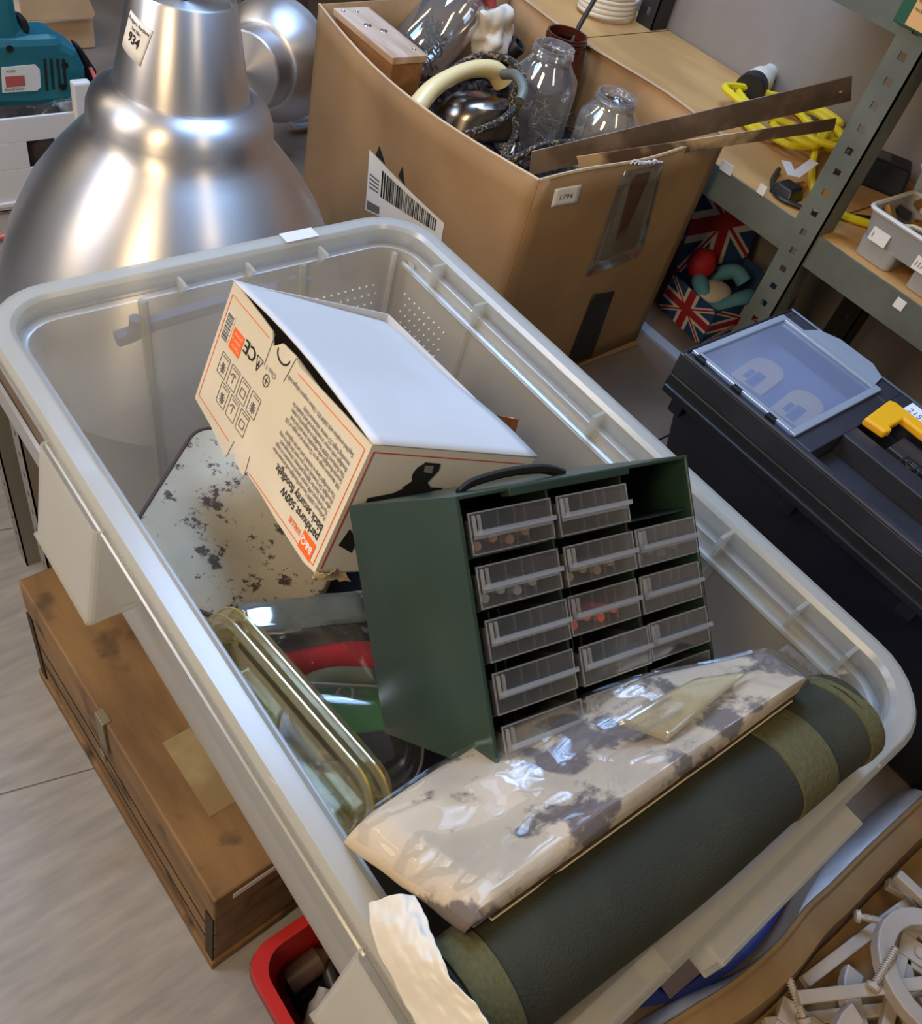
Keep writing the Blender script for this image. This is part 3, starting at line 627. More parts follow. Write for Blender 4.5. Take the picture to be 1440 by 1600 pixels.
# ================================================================ green canvas tool roll
m_canvas = mat('green_canvas', lin(48, 49, 34), .95, 0, lin(36, 38, 27), 12, bump=.5, bscale=500)
m_web = mat('olive_webbing', lin(82, 78, 44), .9, 0, lin(74, 71, 40), 400, stretch=(1, .5, 1), bump=.6, bscale=300)
Ra = Vector((.010, .066, .036)); Rb = Vector((.416, .051, .032)); RL = (Rb - Ra).length
RX_ = (Rb - Ra).normalized(); RY_ = Vector((0, 0, 1)).cross(RX_).normalized(); RZ_ = RX_.cross(RY_)
rl_ = thing('tool_roll', 'dark green canvas tool roll with olive webbing straps along the near tub rim', 'tool roll', frame(Ra, RX_, RY_, RZ_))
def rsec(x, R=1, n=32, dz=0):
    o = []
    for i in range(n):
        a = 2*pi*i/n; r = .0368*(1 + .05*sin(2*a + x*6) + .03*sin(x*25 + a))*R
        o.append(Vector((x, r*cos(a)*1.03, r*sin(a)*.95 + .002*sin(x*14))))
    return o
bm = bmesh.new(); xs = [RL*i/40 for i in range(41)]
loft(bm, [rsec(x, 1 if 0 < x < RL else .97) for x in xs]); obj('canvas', bm, m_canvas, rl_, smooth=True)
for xe, sgn in ((0, 1), (RL, -1)):
    bm = bmesh.new(); tube(bm, [(xe + sgn*.003, .036*(1-t_*.97)*cos(t_*14)*1, .034*(1-t_*.97)*sin(t_*14)) for t_ in [i/60 for i in range(61)]], .0035, 6)
    lathe(bm, [(.001, 0), (.034, 0)], 24, T((xe + sgn*.012, 0, 0)) @ RY(90)); obj('rolled_end', bm, m_canvas, rl_, smooth=True)
for x, w, mm in ((.003, .024, m_web), (RL - .018, .017, m_web), (RL*.735, .044, m_web)):
    bm = bmesh.new(); loft(bm, [rsec(x - .0005, 1.0), rsec(x, 1.035), rsec(x + w*.5, 1.045), rsec(x + w, 1.035), rsec(x + w + .0005, 1.0)]); obj('strap', bm, mm, rl_, smooth=True, label='olive webbing strap')

# crumpled white tissue on the near left rim
lft = [(577, 1408), (578, 1440), (592, 1490), (618, 1540), (650, 1600), (672, 1650)]; rgt = [(648, 1400), (668, 1440), (682, 1478), (705, 1530), (748, 1580), (790, 1650)]
def lerp(l, v): i = min(int(v*(len(l)-1)), len(l)-2); f_ = v*(len(l)-1) - i; return (l[i][0]*(1-f_) + l[i+1][0]*f_, l[i][1]*(1-f_) + l[i+1][1]*f_)
def tis(u, v):
    a = Pz(*lerp(lft, v), .022); b = Pz(*lerp(rgt, v), .050 + .034*min(1, v*2)); p = a*(1-u) + b*u
    return p + Vector((0, 0, .008*sin(pi*u) + .005*nz(p, 60) + .003*nz(p, 140)))
bm = bmesh.new(); grid(bm, tis, 40, 70); tag(obj('paper_towel', bm, mat('tissue', lin(205, 200, 188), .95, bump=.6, bscale=60), smooth=True, solid=.0006), 'crumpled white paper towel draped over the near left rim of the tub', 'paper')

# ================================================================ big brown carton behind the tub
bx0, by0, bx1, by1, bz1 = .742, .815, 1.196, 1.393, .0375
bcx = thing('cardboard_carton', 'large open brown corrugated carton full of tools and jars behind the tub', 'box', ((bx0+bx1)/2, (by0+by1)/2, ZT))
def wl(u, v, off=0): # left wall: u far->near, v bottom->top
    y = by1 + (by0 - by1)*u; bow = -.035*sin(pi*u)**1.0*v*v
    return Vector((bx0 + bow - off, y, ZT + .001 + (bz1 - ZT - .001 - .006*sin(pi*u))*v))
bm = bmesh.new(); grid(bm, wl, 24, 12); child(bcx, 'left_side', bm, m_card, smooth=True, solid=.004)
def wf(u, v, off=0): # near wall facing -y
    return Vector((bx0 + (bx1 - bx0)*u, by0 + .018*u - off - .006*sin(pi*u)*v, ZT + .001 + (bz1 - ZT - .001)*v + .003*sin(u*9)*v))
bm = bmesh.new(); grid(bm, wf, 20, 10); child(bcx, 'near_side', bm, m_card, smooth=True, solid=.004)
bm = bmesh.new(); grid(bm, lambda u, v: Vector((bx1 + .004*sin(pi*u)*v - (.03*max(0, .25-u))*v, by0 + .018 + (by1 - by0)*u, ZT + .001 + (bz1 - ZT + .004*sin(u*7))*v)), 20, 8); child(bcx, 'right_side', bm, m_cardin, smooth=True, solid=.004)
bm = bmesh.new(); grid(bm, lambda u, v: Vector((bx0 + (bx1 - bx0)*u, by1 + .018*u, ZT + .001 + (bz1 - ZT)*v)), 10, 8); child(bcx, 'far_side', bm, m_cardin, smooth=True, solid=.004)
child(bcx, 'base', B((bx0 + .004, by0 + .004, ZT + .001), (bx1 - .004, by1, ZT + .006)), m_card)
bm = bmesh.new()
for fn_, n_ in ((wl, 30), (wf, 24)): tube(bm, [fn_(i/n_, 1) + Vector((0, 0, .0012)) for i in range(n_+1)], .0026, 5)
tube(bm, [(bx1 - (.03*max(0, .25-i/16)), by0 + .018 + (by1-by0)*i/16, bz1 + .001 + .004*sin(i/16*7)) for i in range(17)], .0026, 5)
child(bcx, 'rim_edge', bm, m_cardlight, smooth=True, label='pale raw top edge')
def onwl(px, py):
    # point of the bowed left wall along a sight line -> (u, v)
    best = None
    for i in range(61):
        for j in range(61):
            p = wl(i/60, j/60); d = ray(px, py); s = (p - CP).dot(d)/d.dot(d); e = (CP + d*s - p).length
            if best is None or e < best[0]: best = (e, i/60, j/60)
    return best[1:]
def wlab(name, c4, m, off, nu=8, nv=4, lab=None, par=bcx):
    q = [onwl(*p) for p in c4]; bm = bmesh.new()
    def g(u, v):
        a = q[0][0]*(1-u)*(1-v) + q[1][0]*u*(1-v) + q[2][0]*u*v + q[3][0]*(1-u)*v
        b = q[0][1]*(1-u)*(1-v) + q[1][1]*u*(1-v) + q[2][1]*u*v + q[3][1]*(1-u)*v
        return wl(a, b, off)
    grid(bm, g, nu, nv); o = child(bcx, name, bm, m, smooth=True, label=lab); return o, g
lab, lg_ = wlab('shipping_label', ((580, 231), (693, 349), (688, 378), (574, 330)), m_white, .0028, lab='white shipping label with barcode')
bm = bmesh.new(); u = .20
rnd = random.Random(5)
while u < .92:
    w = rnd.choice((.008, .012, .02)); a = lg_(u, .10 + .05*(u < .4)); 
    vs = [bm.verts.new(lg_(uu, vv) + Vector((-.0007, 0, 0))) for uu, vv in ((u, .12), (u + w, .12), (u + w, .62), (u, .62))]; bm.faces.new(vs); u += w + rnd.choice((.008, .014))
child(bcx, 'barcode', bm, m_ink)
bm = bmesh.new()
for v0 in (.35, .42, .49, .56):
    vs = [bm.verts.new(lg_(uu, vv) + Vector((-.0007, 0, 0))) for uu, vv in ((.03, v0), (.17, v0), (.17, v0 + .03), (.03, v0 + .03))]; bm.faces.new(vs)
vs = [bm.verts.new(lg_(uu, vv) + Vector((-.0007, 0, 0))) for uu, vv in ((.02, .82), (.20, .82), (.20, .97), (.02, .97))]; bm.faces.new(vs)
child(bcx, 'label_lines', bm, m_inkg)
for tri in (((597, 228), (603, 256), (590, 240)), ((629, 257), (635, 290), (622, 276))):
    bm = bmesh.new(); vs = [bm.verts.new(wl(*onwl(*p), .0026)) for p in tri]; bm.faces.new(vs); child(bcx, 'arrow_mark', bm, m_ink, solid=.0003)
def onwf(px, py): p = Py(px, py, by0 + .006); return ((p.x - bx0)/(bx1 - bx0), (p.z - ZT)/(bz1 - ZT))
def flab(name, c, m, off, lab=None):
    q = [onwf(*p) for p in c]; bm = bmesh.new()
    def g(u, v):
        a = q[0][0]*(1-u)*(1-v) + q[1][0]*u*(1-v) + q[2][0]*u*v + q[3][0]*(1-u)*v
        b = q[0][1]*(1-u)*(1-v) + q[1][1]*u*(1-v) + q[2][1]*u*v + q[3][1]*(1-u)*v
        return wf(a, b, off)
    grid(bm, g, 6, 6); return child(bcx, name, bm, m, smooth=True, label=lab, solid=.0003), g
o, g = flab('lot_sticker', ((860, 292), (902, 286), (894, 315), (853, 321)), m_white, .0034, 'small white lot sticker')
text('print', '1794', .012, lambda u, v: g(.2 + u/.045, .65 - v/.03) - bcx.matrix_world.translation + Vector((0, -.001, 0)), m_inkg, bcx)
flab('tape', ((970, 262), (1035, 250), (1002, 400), (912, 430)), frosted('parcel_tape', lin(205, 190, 165), .80, .12, gloss=.5), .0032, 'clear parcel tape')
flab('tape', ((985, 268), (1015, 262), (975, 360), (960, 372)), frosted('tape_worn', lin(120, 80, 50), .45, .2), .0042, 'torn patch under the tape')
flab('black_tape', ((925, 458), (960, 455), (925, 560), (883, 572)), mat('black_tape', lin(38, 36, 38), .5), .0036, 'strip of black tape')
bm = bmesh.new()
for i in range(7):
    a = Py(985 + i*6, 256, by0 - .002); tube(bm, [a, a + Vector((.004*sin(i*3), -.004, .006 + .003*cos(i*5))), a + Vector((.012, -.006, .004))], .0016, 4)
child(bcx, 'frayed_tape', bm, mat('white_film', lin(225, 228, 235), .3), smooth=True)
# ---- contents
bm = bmesh.new()
def jp(u, v):
    x = bx0 + .006 + (bx1 - bx0 - .012)*u; y = by0 + .022 + (by1 - by0 - .03)*v
    return Vector((x, y, -.115 + .025*nz((x, y, 0), 12) + .012*nz((x, y, 3), 45) + .006*nz((x, y, 9), 120)))
grid(bm, jp, 90, 110); 
rnd = random.Random(11)
for i in range(260):
    x = rnd.uniform(bx0 + .03, bx1 - .04); y = rnd.uniform(by0 + .05, by1 - .05); z = -.10 + rnd.uniform(0, .03)
    a = rnd.uniform(0, 6.3); l = rnd.uniform(.01, .035); dz = rnd.uniform(-.012, .012)
    tube(bm, [(x, y, z), (min(bx1-.01, max(bx0+.01, x + l*cos(a))), min(by1-.01, max(by0+.03, y + l*sin(a))), z + dz)], rnd.choice((.0015, .002, .004)), 6)
for i in range(60):
    x = rnd.uniform(bx0 + .03, bx1 - .04); y = rnd.uniform(by0 + .05, by1 - .05); M = T((x, y, -.085 + rnd.uniform(0, .02))) @ Euler((rnd.uniform(-1, 1), rnd.uniform(-1, 1), 0)).to_matrix().to_4x4()
    r = rnd.uniform(.006, .013); tube(bm, [M @ Vector((r*cos(2*pi*k/10), r*sin(2*pi*k/10), 0)) for k in range(10)], .002, 5, closed=True)
tag(obj('metal_oddments', bm, m_rust, smooth=True), 'rusty nails, rings and small metal oddments filling the large brown carton', 'hardware', kind='stuff')
# wooden block
zt_ = .04; q = [Pz(x, y, zt_) for x, y in ((524, 10), (581, 10), (672, 80), (613, 90))]
for v in q: v.x = max(v.x, .752); v.y = min(v.y, 1.375)
wb = thing('wooden_block', 'wooden box-shaped block with screwed pale top plate in the far corner of the brown carton', 'wood', T((q[0] + q[2])/2 - Vector((0, 0, .12))))
X = (q[1] - q[0]).normalized(); Y = (q[0] - q[3]); Y = (Y - X*Y.dot(X)).normalized(); w_ = (q[1] - q[0]).length; l_ = (q[0] - q[3]).dot(Y)
WM = frame(q[3], X, Y, X.cross(Y))
child(wb, 'top_plate', B((0, 0, -.012), (w_, l_, 0), M=WM), mat('plate_wood', lin(205, 182, 160), .35, 0, lin(178, 146, 118), 5, stretch=(9, 1, 9)), bevel=.0015)
child(wb, 'body', B((.004, .004, -.12), (w_ - .004, l_ - .004, -.012), M=WM), m_woodl, bevel=.002)
for i, (a, b, r) in enumerate(((.35, .62, .006), (.6, .5, .006), (.15, .92, .003), (.8, .12, .003), (.5, .9, .003))):
    bm = bmesh.new(); lathe(bm, [(r*.3, .0002), (r, .0014), (r*1.15, .0)], 14, WM @ T((w_*a, l_*b, 0)), cap0=True); child(wb, 'screw', bm, mat('nickel', lin(190, 188, 180), .3, 1), smooth=True)
def jar(name, label, M, r, h, rn, m, mc=None, lid=None, content=None):
    t = thing(name, label, 'jar', M); bm = bmesh.new()
    lathe(bm, [(.001, .002), (r*.9, .002), (r, .012), (r, h*.68), (r*.95, h*.76), (rn*1.05, h*.88), (rn, h*.90), (rn, h*.92), (rn*1.06, h*.93), (rn, h*.945), (rn*1.06, h*.96), (rn, h*.975), (rn*1.02, h), (rn*.92, h), (rn*.9, h*.9)], 40)
    obj('glass', bm, m, t, smooth=True)
    if lid:
        bm = bmesh.new(); lathe(bm, [(.001, h + .004), (rn*1.1, h + .004), (rn*1.16, h), (rn*1.16, h*.90), (rn*1.1, h*.895)], 40); obj('lid', bm, lid, t, smooth=True)
    return t
def nails_in(name, label, M, r, h, m, n=40, seed=1):
    bm = bmesh.new(); rnd = random.Random(seed)
    for i in range(n):
        a = rnd.uniform(0, 6.3); q = rnd.uniform(0, r*.75); z = rnd.uniform(.012, h); b = rnd.uniform(0, 6.3); l = .02
        p = Vector((q*cos(a), q*sin(a), z)); e = p + Vector((l*cos(b), l*sin(b), rnd.uniform(-.01, .015)))
        k = Vector((e.x, e.y, 0)).length
        if k > r*.9: e.x *= r*.9/k; e.y *= r*.9/k
        tube(bm, [M @ p, M @ e], .0018, 5)
    tag(obj(name, bm, m), label, 'hardware', kind='stuff')
zs = .085; p = Pz(867, 72, zs); hM = T((p.x, p.y, zs - .19)); jar('glass_jar', 'tall empty-topped clear glass jar standing in the brown carton', hM, .056, .19, .034, m_glass)
nails_in('screws', 'dull screws and clips in the tall clear jar', hM, .056, .09, mat('dull_screw', lin(120, 108, 96), .4, .7), 90, 2)
p = Pz(965, 148, .05); hM = T((p.x, p.y, .05 - .15)); jar('glass_jar', 'shorter clear glass jar nearest the saw blade in the brown carton', hM, .054, .15, .034, m_glass)
nails_in('wall_plugs', 'pale plugs and picture hooks in the shorter clear jar', hM, .054, .06, mat('pale_plug', lin(190, 165, 110), .5), 40, 4)
p = Pz(887, 52, .055); bM = T((p.x, p.y, .055 - .16)); jar('brown_jar', 'brown glazed jar with a rod standing in it behind the tall clear jar', bM, .046, .16, .037, mat('brown_glaze', lin(72, 34, 24), .15))
bm = bmesh.new(); tube(bm, [p + Vector((.0, .0, -.1)), Pz(905, 40, .06), Pz(928, 0, .10), Pz(945, -60, .16)], .0045, 8); tag(obj('steel_rod', bm, m_greydark, smooth=True), 'dark steel rod leaning out of the brown jar', 'rod')
a = Pz(648, 92, -.045); b = Pz(722, 2, .045); ax = (b - a).normalized(); M = T(a) @ ax.to_track_quat('Z', 'Y').to_matrix().to_4x4()
jar('glass_jar', 'large clear jar with a red lid lying tilted beside the wooden block', M, .055, .17, .045, m_glass, lid=mat('red_lid', lin(176, 28, 34), .35))
nails_in('dark_screws', 'dark screws inside the red-lidded jar', M, .05, .07, m_rust, 60, 6)
# tissue
bm = bmesh.new(); p0 = Pz(770, 52, .01); bmesh.ops.create_icosphere(bm, subdivisions=4, radius=.042, matrix=T(p0))
for v in bm.verts: d = v.co - p0; v.co = p0 + Vector((d.x, d.y*.8, d.z*1.1))*(1 + .5*nz(v.co, 22) + .3*nz(v.co, 60))
tag(obj('paper_scrap', bm, mat('scrap', lin(214, 204, 186), .95), smooth=True), 'crumpled off-white paper scrap in the brown carton beside the red-lidded jar', 'paper')
for k, (x, y, r) in enumerate(((795, 82, .018), (752, 110, .015))):
    bm = bmesh.new(); p = Pz(x, y, -.02); lathe(bm, [(r*.55, -.03), (r, -.028), (r, .02), (r*.9, .026), (r*.6, .026), (r*.55, .01)], 20, T(p) @ RX(30 + 30*k) @ RY(20)); tag(obj('pipe_socket', bm, m_black, smooth=True), 'black socket %s' % ('right beside the paper scrap' if k == 0 else 'between the iron handle and the red-lidded jar'), 'socket')
# old iron
ir = thing('clothes_iron', 'old chrome electric iron with cream handle in the brown carton', 'iron', T(Pz(770, 200, -.06)))
bm = bmesh.new(); hp = [Pz(648, 172, .0), Pz(672, 142, .018), Pz(705, 120, .028), Pz(740, 108, .030), Pz(770, 110, .024), Pz(786, 128, .006)]
sp = smoothpath(hp, 6); n_ = len(sp); tube(bm, sp, .014, 14, rs=[.017 - .004*sin(pi*i/n_) for i in range(n_)], flat=1.25); child(ir, 'handle', bm, mat('cream_bakelite', lin(232, 208, 150), .28), smooth=True, label='cream handle')
bm = bmesh.new(); a = Pz(668, 190, -.07); b = Pz(835, 215, -.06); d = (b - a); ll = d.length; d.normalize(); s = Vector((-d.y, d.x, 0)).normalized(); u_ = s.cross(d) * -1
loops = []
for zz, k in ((0, 1), (.006, 1), (.012, .93), (.03, .86), (.05, .66), (.056, .4)):
    lp = []
    for i in range(36):
        t_ = 2*pi*i/36; xx = (cos(t_)*.5 + .5); yy = sin(t_)*.5*(1 - .75*max(0, xx - .3))
        lp.append(a + d*(ll*.5 + (xx - .5)*ll*k) + s*yy*.115*k + Vector((0, 0, zz)))
    loops.append(lp)
loft(bm, loops, cap0=True, cap1=True); child(ir, 'body', bm, mat('old_chrome', lin(150, 140, 130), .22, 1, lin(100, 90, 84), 10), smooth=True)
bm = bmesh.new(); tube(bm, [Pz(785, 128, .0), Pz(795, 165, -.03)], .009, 8); tube(bm, [Pz(652, 175, -.01), Pz(690, 190, -.04)], .009, 8); child(ir, 'handle_post', bm, m_blackflat, smooth=True)
m_braid = mat('braided_cord', lin(30, 28, 26), .8, 0, lin(140, 116, 76), 220, .54, .58, bump=.5, bscale=300)
bm = bmesh.new(); cp = [(690, 128, .0), (722, 98, .02), (765, 86, .035), (802, 98, .04), (820, 130, .035), (812, 160, .02), (780, 190, .01), (735, 208, 0), (712, 212, -.02)]
tube(bm, smoothpath([Pz(*c) for c in cp], 6), .0062, 8)
tube(bm, smoothpath([Pz(*c) for c in ((808, 120, .03), (800, 160, .0), (806, 205, -.02), (790, 238, -.03), (800, 250, -.02), (845, 228, .0), (900, 222, -.01))], 6), .0058, 8)
tag(obj('braided_flex', bm, m_braid, smooth=True), 'black and gold braided flex looped round the old iron', 'cord')
bm = bmesh.new(); tube(bm, smoothpath([Pz(786, 116, .03), Pz(806, 118, .045), Pz(817, 140, .04), Pz(812, 158, .03)], 6), .0085, 10); tag(obj('flex_sleeve', bm, m_grey, smooth=True), 'ribbed grey sleeve on the flex beside the iron handle', 'sleeve')
# long steel blades sticking out over the right corner
def blade(name, label, c4, th, m, hole=None, hm=None):
    bm = bmesh.new(); a, b, c, d = c4; n = (b - a).cross(d - a).normalized()*th
    nseg = 12; lo = []; hi = []
    for k in range(nseg + 1):
        t_ = k/nseg; lo.append(a*(1-t_) + b*t_); hi.append(d*(1-t_) + c*t_)
    loft(bm, [[lo[k], hi[k], hi[k] + n, lo[k] + n] for k in range(nseg + 1)], cap0=True, cap1=True)
    t = thing(name, label, 'blade', T((a + c)/2)); child(t, 'plate', bm, m, bevel=.0004)
    if hole:
        bm = bmesh.new(); q = n.normalized().to_track_quat('Z', 'Y').to_matrix().to_4x4(); 
        for sgn in (-1, 1): lathe(bm, [(.0, .0), (.0035, .0)], 14, T(hole + n*.5 + n.normalized()*sgn*(th*.5 + .0005)) @ q)
        child(t, 'hole', bm, hm or m_white)
    return t
L0, R0_ = Py(830, 236, .93), Py(1330, 118, .75); L1, R1 = Py(826, 274, .925), Py(1328, 157, .745)
blade('steel_straightedge', 'long brown worn steel straightedge reaching out of the carton towards the shelf', (L1, R1, R0_, L0), .0022, m_brownsteel, hole=Py(1312, 141, .7545) )
L0, R0_ = Py(900, 244, .90), Py(1306, 184, .72); L1, R1 = Py(905, 262, .895), Py(1302, 203, .717)
blade('worn_saw_blade', 'narrow pale-worn saw blade under the long straightedge', (L1, R1, R0_, L0), .0018, mat('worn_blade', lin(205, 178, 142), .6, .1, lin(96, 76, 60), 9, .5, .6, rough2=.4))

# ================================================================ black toolbox
m_tbx = mat('toolbox_black', lin(38, 40, 46), .38, 0, lin(48, 50, 58), 6, bump=.06, bscale=200)
tx = thing('toolbox', 'black plastic toolbox with clear organiser lid and yellow handle right of the tub', 'toolbox', (.91, .15, ZT))
zt = -.055
bm = bmesh.new(); frustum(bm, (.838, -.27), (.99, .46), ZT + .001, (.795, -.30), (1.03, .505), zt - .055); child(tx, 'body', bm, m_black, bevel=.006)
def frusto(name, a, b, z0, c, d, z1, m): bm = bmesh.new(); frustum(bm, a, b, z0, c, d, z1); return child(tx, name, bm, m, bevel=.003)
frusto('lid', (.778, -.32), (1.045, .520), zt - .055, (.780, -.32), (1.043, .518), zt - .034, m_black)
bm = bmesh.new()
x0, x1, y0, y1 = .780, 1.043, -.32, .518
def dk(a, b): box(bm, (a[0], a[1], zt - .034), (b[0], b[1], zt))
dk((x0, y0), (.796, y1)); dk((.796, .506), (x1, y1)); dk((.996, .31), (x1, .506)); dk((.796, .300), (.996, .334)); dk((.872, y0), (.905, .300)); dk((.997, y0), (x1, .31)); dk((.905, y0), (.997, -.05))
frustum(bm, (.918, -.04), (.966, .262), zt - .034, (.922, -.04), (.964, .255), zt - .004)
child(tx, 'lid_deck', bm, m_tbx, bevel=.0015)
bm = bmesh.new(); tube(bm, [(x0 + .003, y0, zt + .001), (x0 + .003, y1 - .006, zt + .001), (x0 + .009, y1 - .003, zt + .001), (x1 - .003, y1 - .003, zt + .001), (x1 - .003, y0, zt + .001)], .003, 6); child(tx, 'raised_edge', bm, m_tbx, smooth=True)
child(tx, 'hinge_rail', (lambda b: (box(b, (.772, -.32, zt - .062), (.795, .515, zt - .050)), b)[1])(bmesh.new()), m_black, bevel=.002)
for y in (.475, .27, .08, -.1):
    child(tx, 'hinge', B((.778, y, zt - .085), (.796, y + .022, zt - .060)), m_black, bevel=.002)
tyb = bmesh.new(); box(tyb, (.797, y0, zt - .033), (.871, .299, zt - .030)); child(tx, 'tray_floor', tyb, m_tbx)
# organiser: pale floor, clear lid with frame
child(tx, 'organiser_floor', B((.797, .335, zt - .033), (.995, .505, zt - .030)), mat('organiser_floor', lin(96, 108, 145), .6, 0, lin(150, 162, 195), 7, .4, .7))
ol = obj('organiser_lid', B((.796, .330, zt + .001), (1.006, .508, zt + .0025)), frosted('hazy_window', lin(165, 180, 210), .72, .2, .3, gloss=.2, refl=.35), None); ol.parent = tx; ol.location = -tx.matrix_world.translation; ol['label'] = 'hazy clear organiser lid'
m_frm = frosted('lid_frame', lin(190, 202, 215), .15, .2, gloss=.6)
bm = bmesh.new(); box(bm, (.794, .328, zt + .002), (1.008, .338, zt + .006)); box(bm, (.794, .500, zt + .002), (1.008, .510, zt + .006)); box(bm, (.794, .338, zt + .002), (.803, .500, zt + .006)); box(bm, (.998, .338, zt + .002), (1.008, .500, zt + .006))
child(tx, 'lid_frame', bm, m_frm, bevel=.001)
bm = bmesh.new(); M = T((0, 0, zt + .002)); prism(bm, [(1.008, .34), (1.035, .345), (1.05, .37), (1.05, .43), (1.035, .46), (1.008, .47)], .003, M); child(tx, 'latch_flap', bm, m_frm)
for y in (.36, .42, .485): child(tx, 'lid_pin', B((.788, y, zt), (.797, y + .014, zt + .006)), m_black)
for k, (x, y) in enumerate(((1188, 584), (1250, 636))):
    p = Pz(x, y, zt - .026); M = T((p.x, p.y, zt - .0295)) @ RZ(8); bm = bmesh.new()
    pts = [(-.045, -.026), (.018, -.026)] + [(.018 + .026*cos(a), .026*sin(a)) for a in [(-pi/2 + pi*i/8) for i in range(1, 8)]] + [(.018, .026), (-.045, .026)]
    prism(bm, pts, .004, M); bc = tag(obj('blade_card', bm, mat('beige_card', lin(225, 196, 152), .7)), ('beige round-ended card under the organiser lid, nearer the window corner' if k == 0 else 'beige round-ended card under the organiser lid, nearer the yellow handle'), 'card', 'cards in the organiser')
    bm = bmesh.new(); box(bm, (-.04, -.01, .0042), (.0, .004, .0048), M); box(bm, (-.03, .006, .0042), (-.005, .014, .0048), M); obj('print', bm, mat('blue_print', lin(70, 96, 140), .7), bc)
# yellow handle
bm = bmesh.new(); hz = zt + .002
pts = [(.915, .268), (.911, .300), (.985, .306), (.990, .298), (.990, -.02), (.968, -.02), (.968, .272), (.932, .272), (.930, .266)]
prism(bm, pts, .012, T((0, 0, hz))); child(tx, 'handle', bm, mat('yellow_plastic', lin(235, 172, 30), .35), bevel=.003, label='yellow folding handle')
bm = bmesh.new(); c_ = Pz(1425, 725, zt)
for a, b in (((-.014, -.014), (.014, -.012)), ((-.014, .012), (.014, .014)), ((-.014, -.012), (-.012, .012)), ((.012, -.012), (.014, .012))): box(bm, (c_.x + a[0], c_.y + a[1], zt - .004), (c_.x + b[0], c_.y + b[1], zt - .002))
tube(bm, [(c_.x + .007*cos(2*pi*i/16), c_.y + .007*sin(2*pi*i/16), zt - .003) for i in range(16)], .0012, 5, closed=True)
child(tx, 'moulded_mark', bm, m_tbx)
p = Pz(1432, 640, zt); bm = bmesh.new(); box(bm, (1.000, .215, zt + .0003), (1.042, .29, zt + .0008)); sk = child(tx, 'paper_sticker', bm, m_white, label='white handwritten sticker')
text('print', '2157', .018, plane_fn(Vector((1.012, .285, zt + .001)) - tx.matrix_world.translation, (0, -1, 0), (1, 0, 0)), mat('blue_ink', lin(90, 100, 150), .7), tx, xs=.8)

# ================================================================ things on the shelf
def cable(name, label, pts, r, m, cat='cable', group=None):
    bm = bmesh.new(); tube(bm, smoothpath(pts, 8), r, 8); return tag(obj(name, bm, m, smooth=True), label, cat, group)
m_yel = mat('yellow_cable', lin(228, 208, 30), .45)
rnd = random.Random(8); pts = []
cc = Pz(1215, 205, ZS)
for i in range(40):
    a = i*.62; r = .085 + .03*sin(i*1.7) ; pts.append((cc.x + .02 + r*1.0*cos(a), cc.y + r*1.25*sin(a) + .02*sin(i), ZS + .008 + .03*(i/40)))
pts += [(1.47, .80, ZS + .012), (1.36, .72, ZS + .008), (1.33, .67, ZS + .008), (1.40, .58, ZS + .008), (1.48, .52, ZS + .008)]
cable('yellow_cable', 'bright yellow mains cable coiled on the shelf', pts, .007, m_yel)
cable('black_cable', 'black plug lead curling across the shelf below the yellow cable', [(1.36, .80, ZS+.006), (1.30, .77, ZS+.006), (1.27, .73, ZS+.006), (1.285, .69, ZS+.006), (1.30, .66, ZS+.006), (1.36, .64, ZS+.006), (1.42, .60, ZS+.006), (1.36, .56, ZS+.006)], .0045, m_black)
p = Pz(1235, 290, ZS + .02); pl = thing('mains_plug', 'black mains plug with white paper tags near the shelf edge', 'plug', T((p.x, p.y, ZS)))
bm = bmesh.new(); frustum(bm, (-.024, -.024), (.024, .024), .0, (-.018, -.016), (.018, .018), .022); obj('body', bm, m_black, pl, bevel=.004)
bm = bmesh.new(); box(bm, (.026, -.012, .008), (.04, -.006, .014)); box(bm, (.026, .006, .008), (.04, .012, .014)); box(bm, (.026, -.003, .012), (.043, .003, .02)); obj('pins', bm, m_brass, pl)
for k, (a, b) in enumerate((((1228, 252), (1238, 275)), ((1272, 252), (1242, 274)))):
    A_ = Pz(*a, ZS + .03); B_ = Pz(*b, ZS + .028); bm = bmesh.new(); d = (B_ - A_).normalized(); s = Vector((-d.y, d.x, 0))*.009
    q = [A_ - s, B_ - s, B_ + s, A_ + s]; vs = [bm.verts.new(v) for v in q]; bm.faces.new(vs); child(pl, 'paper_tag', bm, m_white, solid=.001)
p = Pz(1325, 250, ZS + .03); pa = thing('power_adaptor', 'chunky black power adaptor on the shelf behind the upright', 'adaptor', T((p.x + .05, p.y - .03, ZS)) @ RZ(-62))
bm = bmesh.new(); frustum(bm, (-.07, -.04), (.07, .04), 0, (-.062, -.032), (.062, .032), .05); obj('case', bm, m_black, pa, bevel=.006)
obj('label', B((-.04, -.02, .0502), (.02, .02, .0508)), mat('grey_label', lin(90, 90, 88), .6), pa)
p = Pz(1165, 150, ZS + .02); M = T((p.x, p.y, ZS + .032)) @ RZ(20) @ RY(90)
to = thing('torch', 'black and cream torch lying on the shelf behind the straightedge', 'torch', M)
bm = bmesh.new(); lathe(bm, [(.001, 0), (.029, 0), (.031, .004), (.031, .03), (.027, .034)], 28, cap0=True); obj('head', bm, m_black, to, smooth=True)
bm = bmesh.new(); lathe(bm, [(.027, .034), (.030, .05), (.028, .08), (.020, .11), (.018, .15), (.001, .152)], 28); obj('body', bm, mat('cream_plastic', lin(225, 218, 196), .4), to, smooth=True)
pts = []; c_ = Pz(945, 22, ZS)
for i in range(44): a = i*.7; pts.append((c_.x + .07*cos(a), c_.y + .055*sin(a), ZS + .006 + .0011*i))
cable('white_cable', 'white cable coiled in a ring on the far part of the shelf', pts, .0055, mat('white_cable', lin(228, 220, 200), .5))
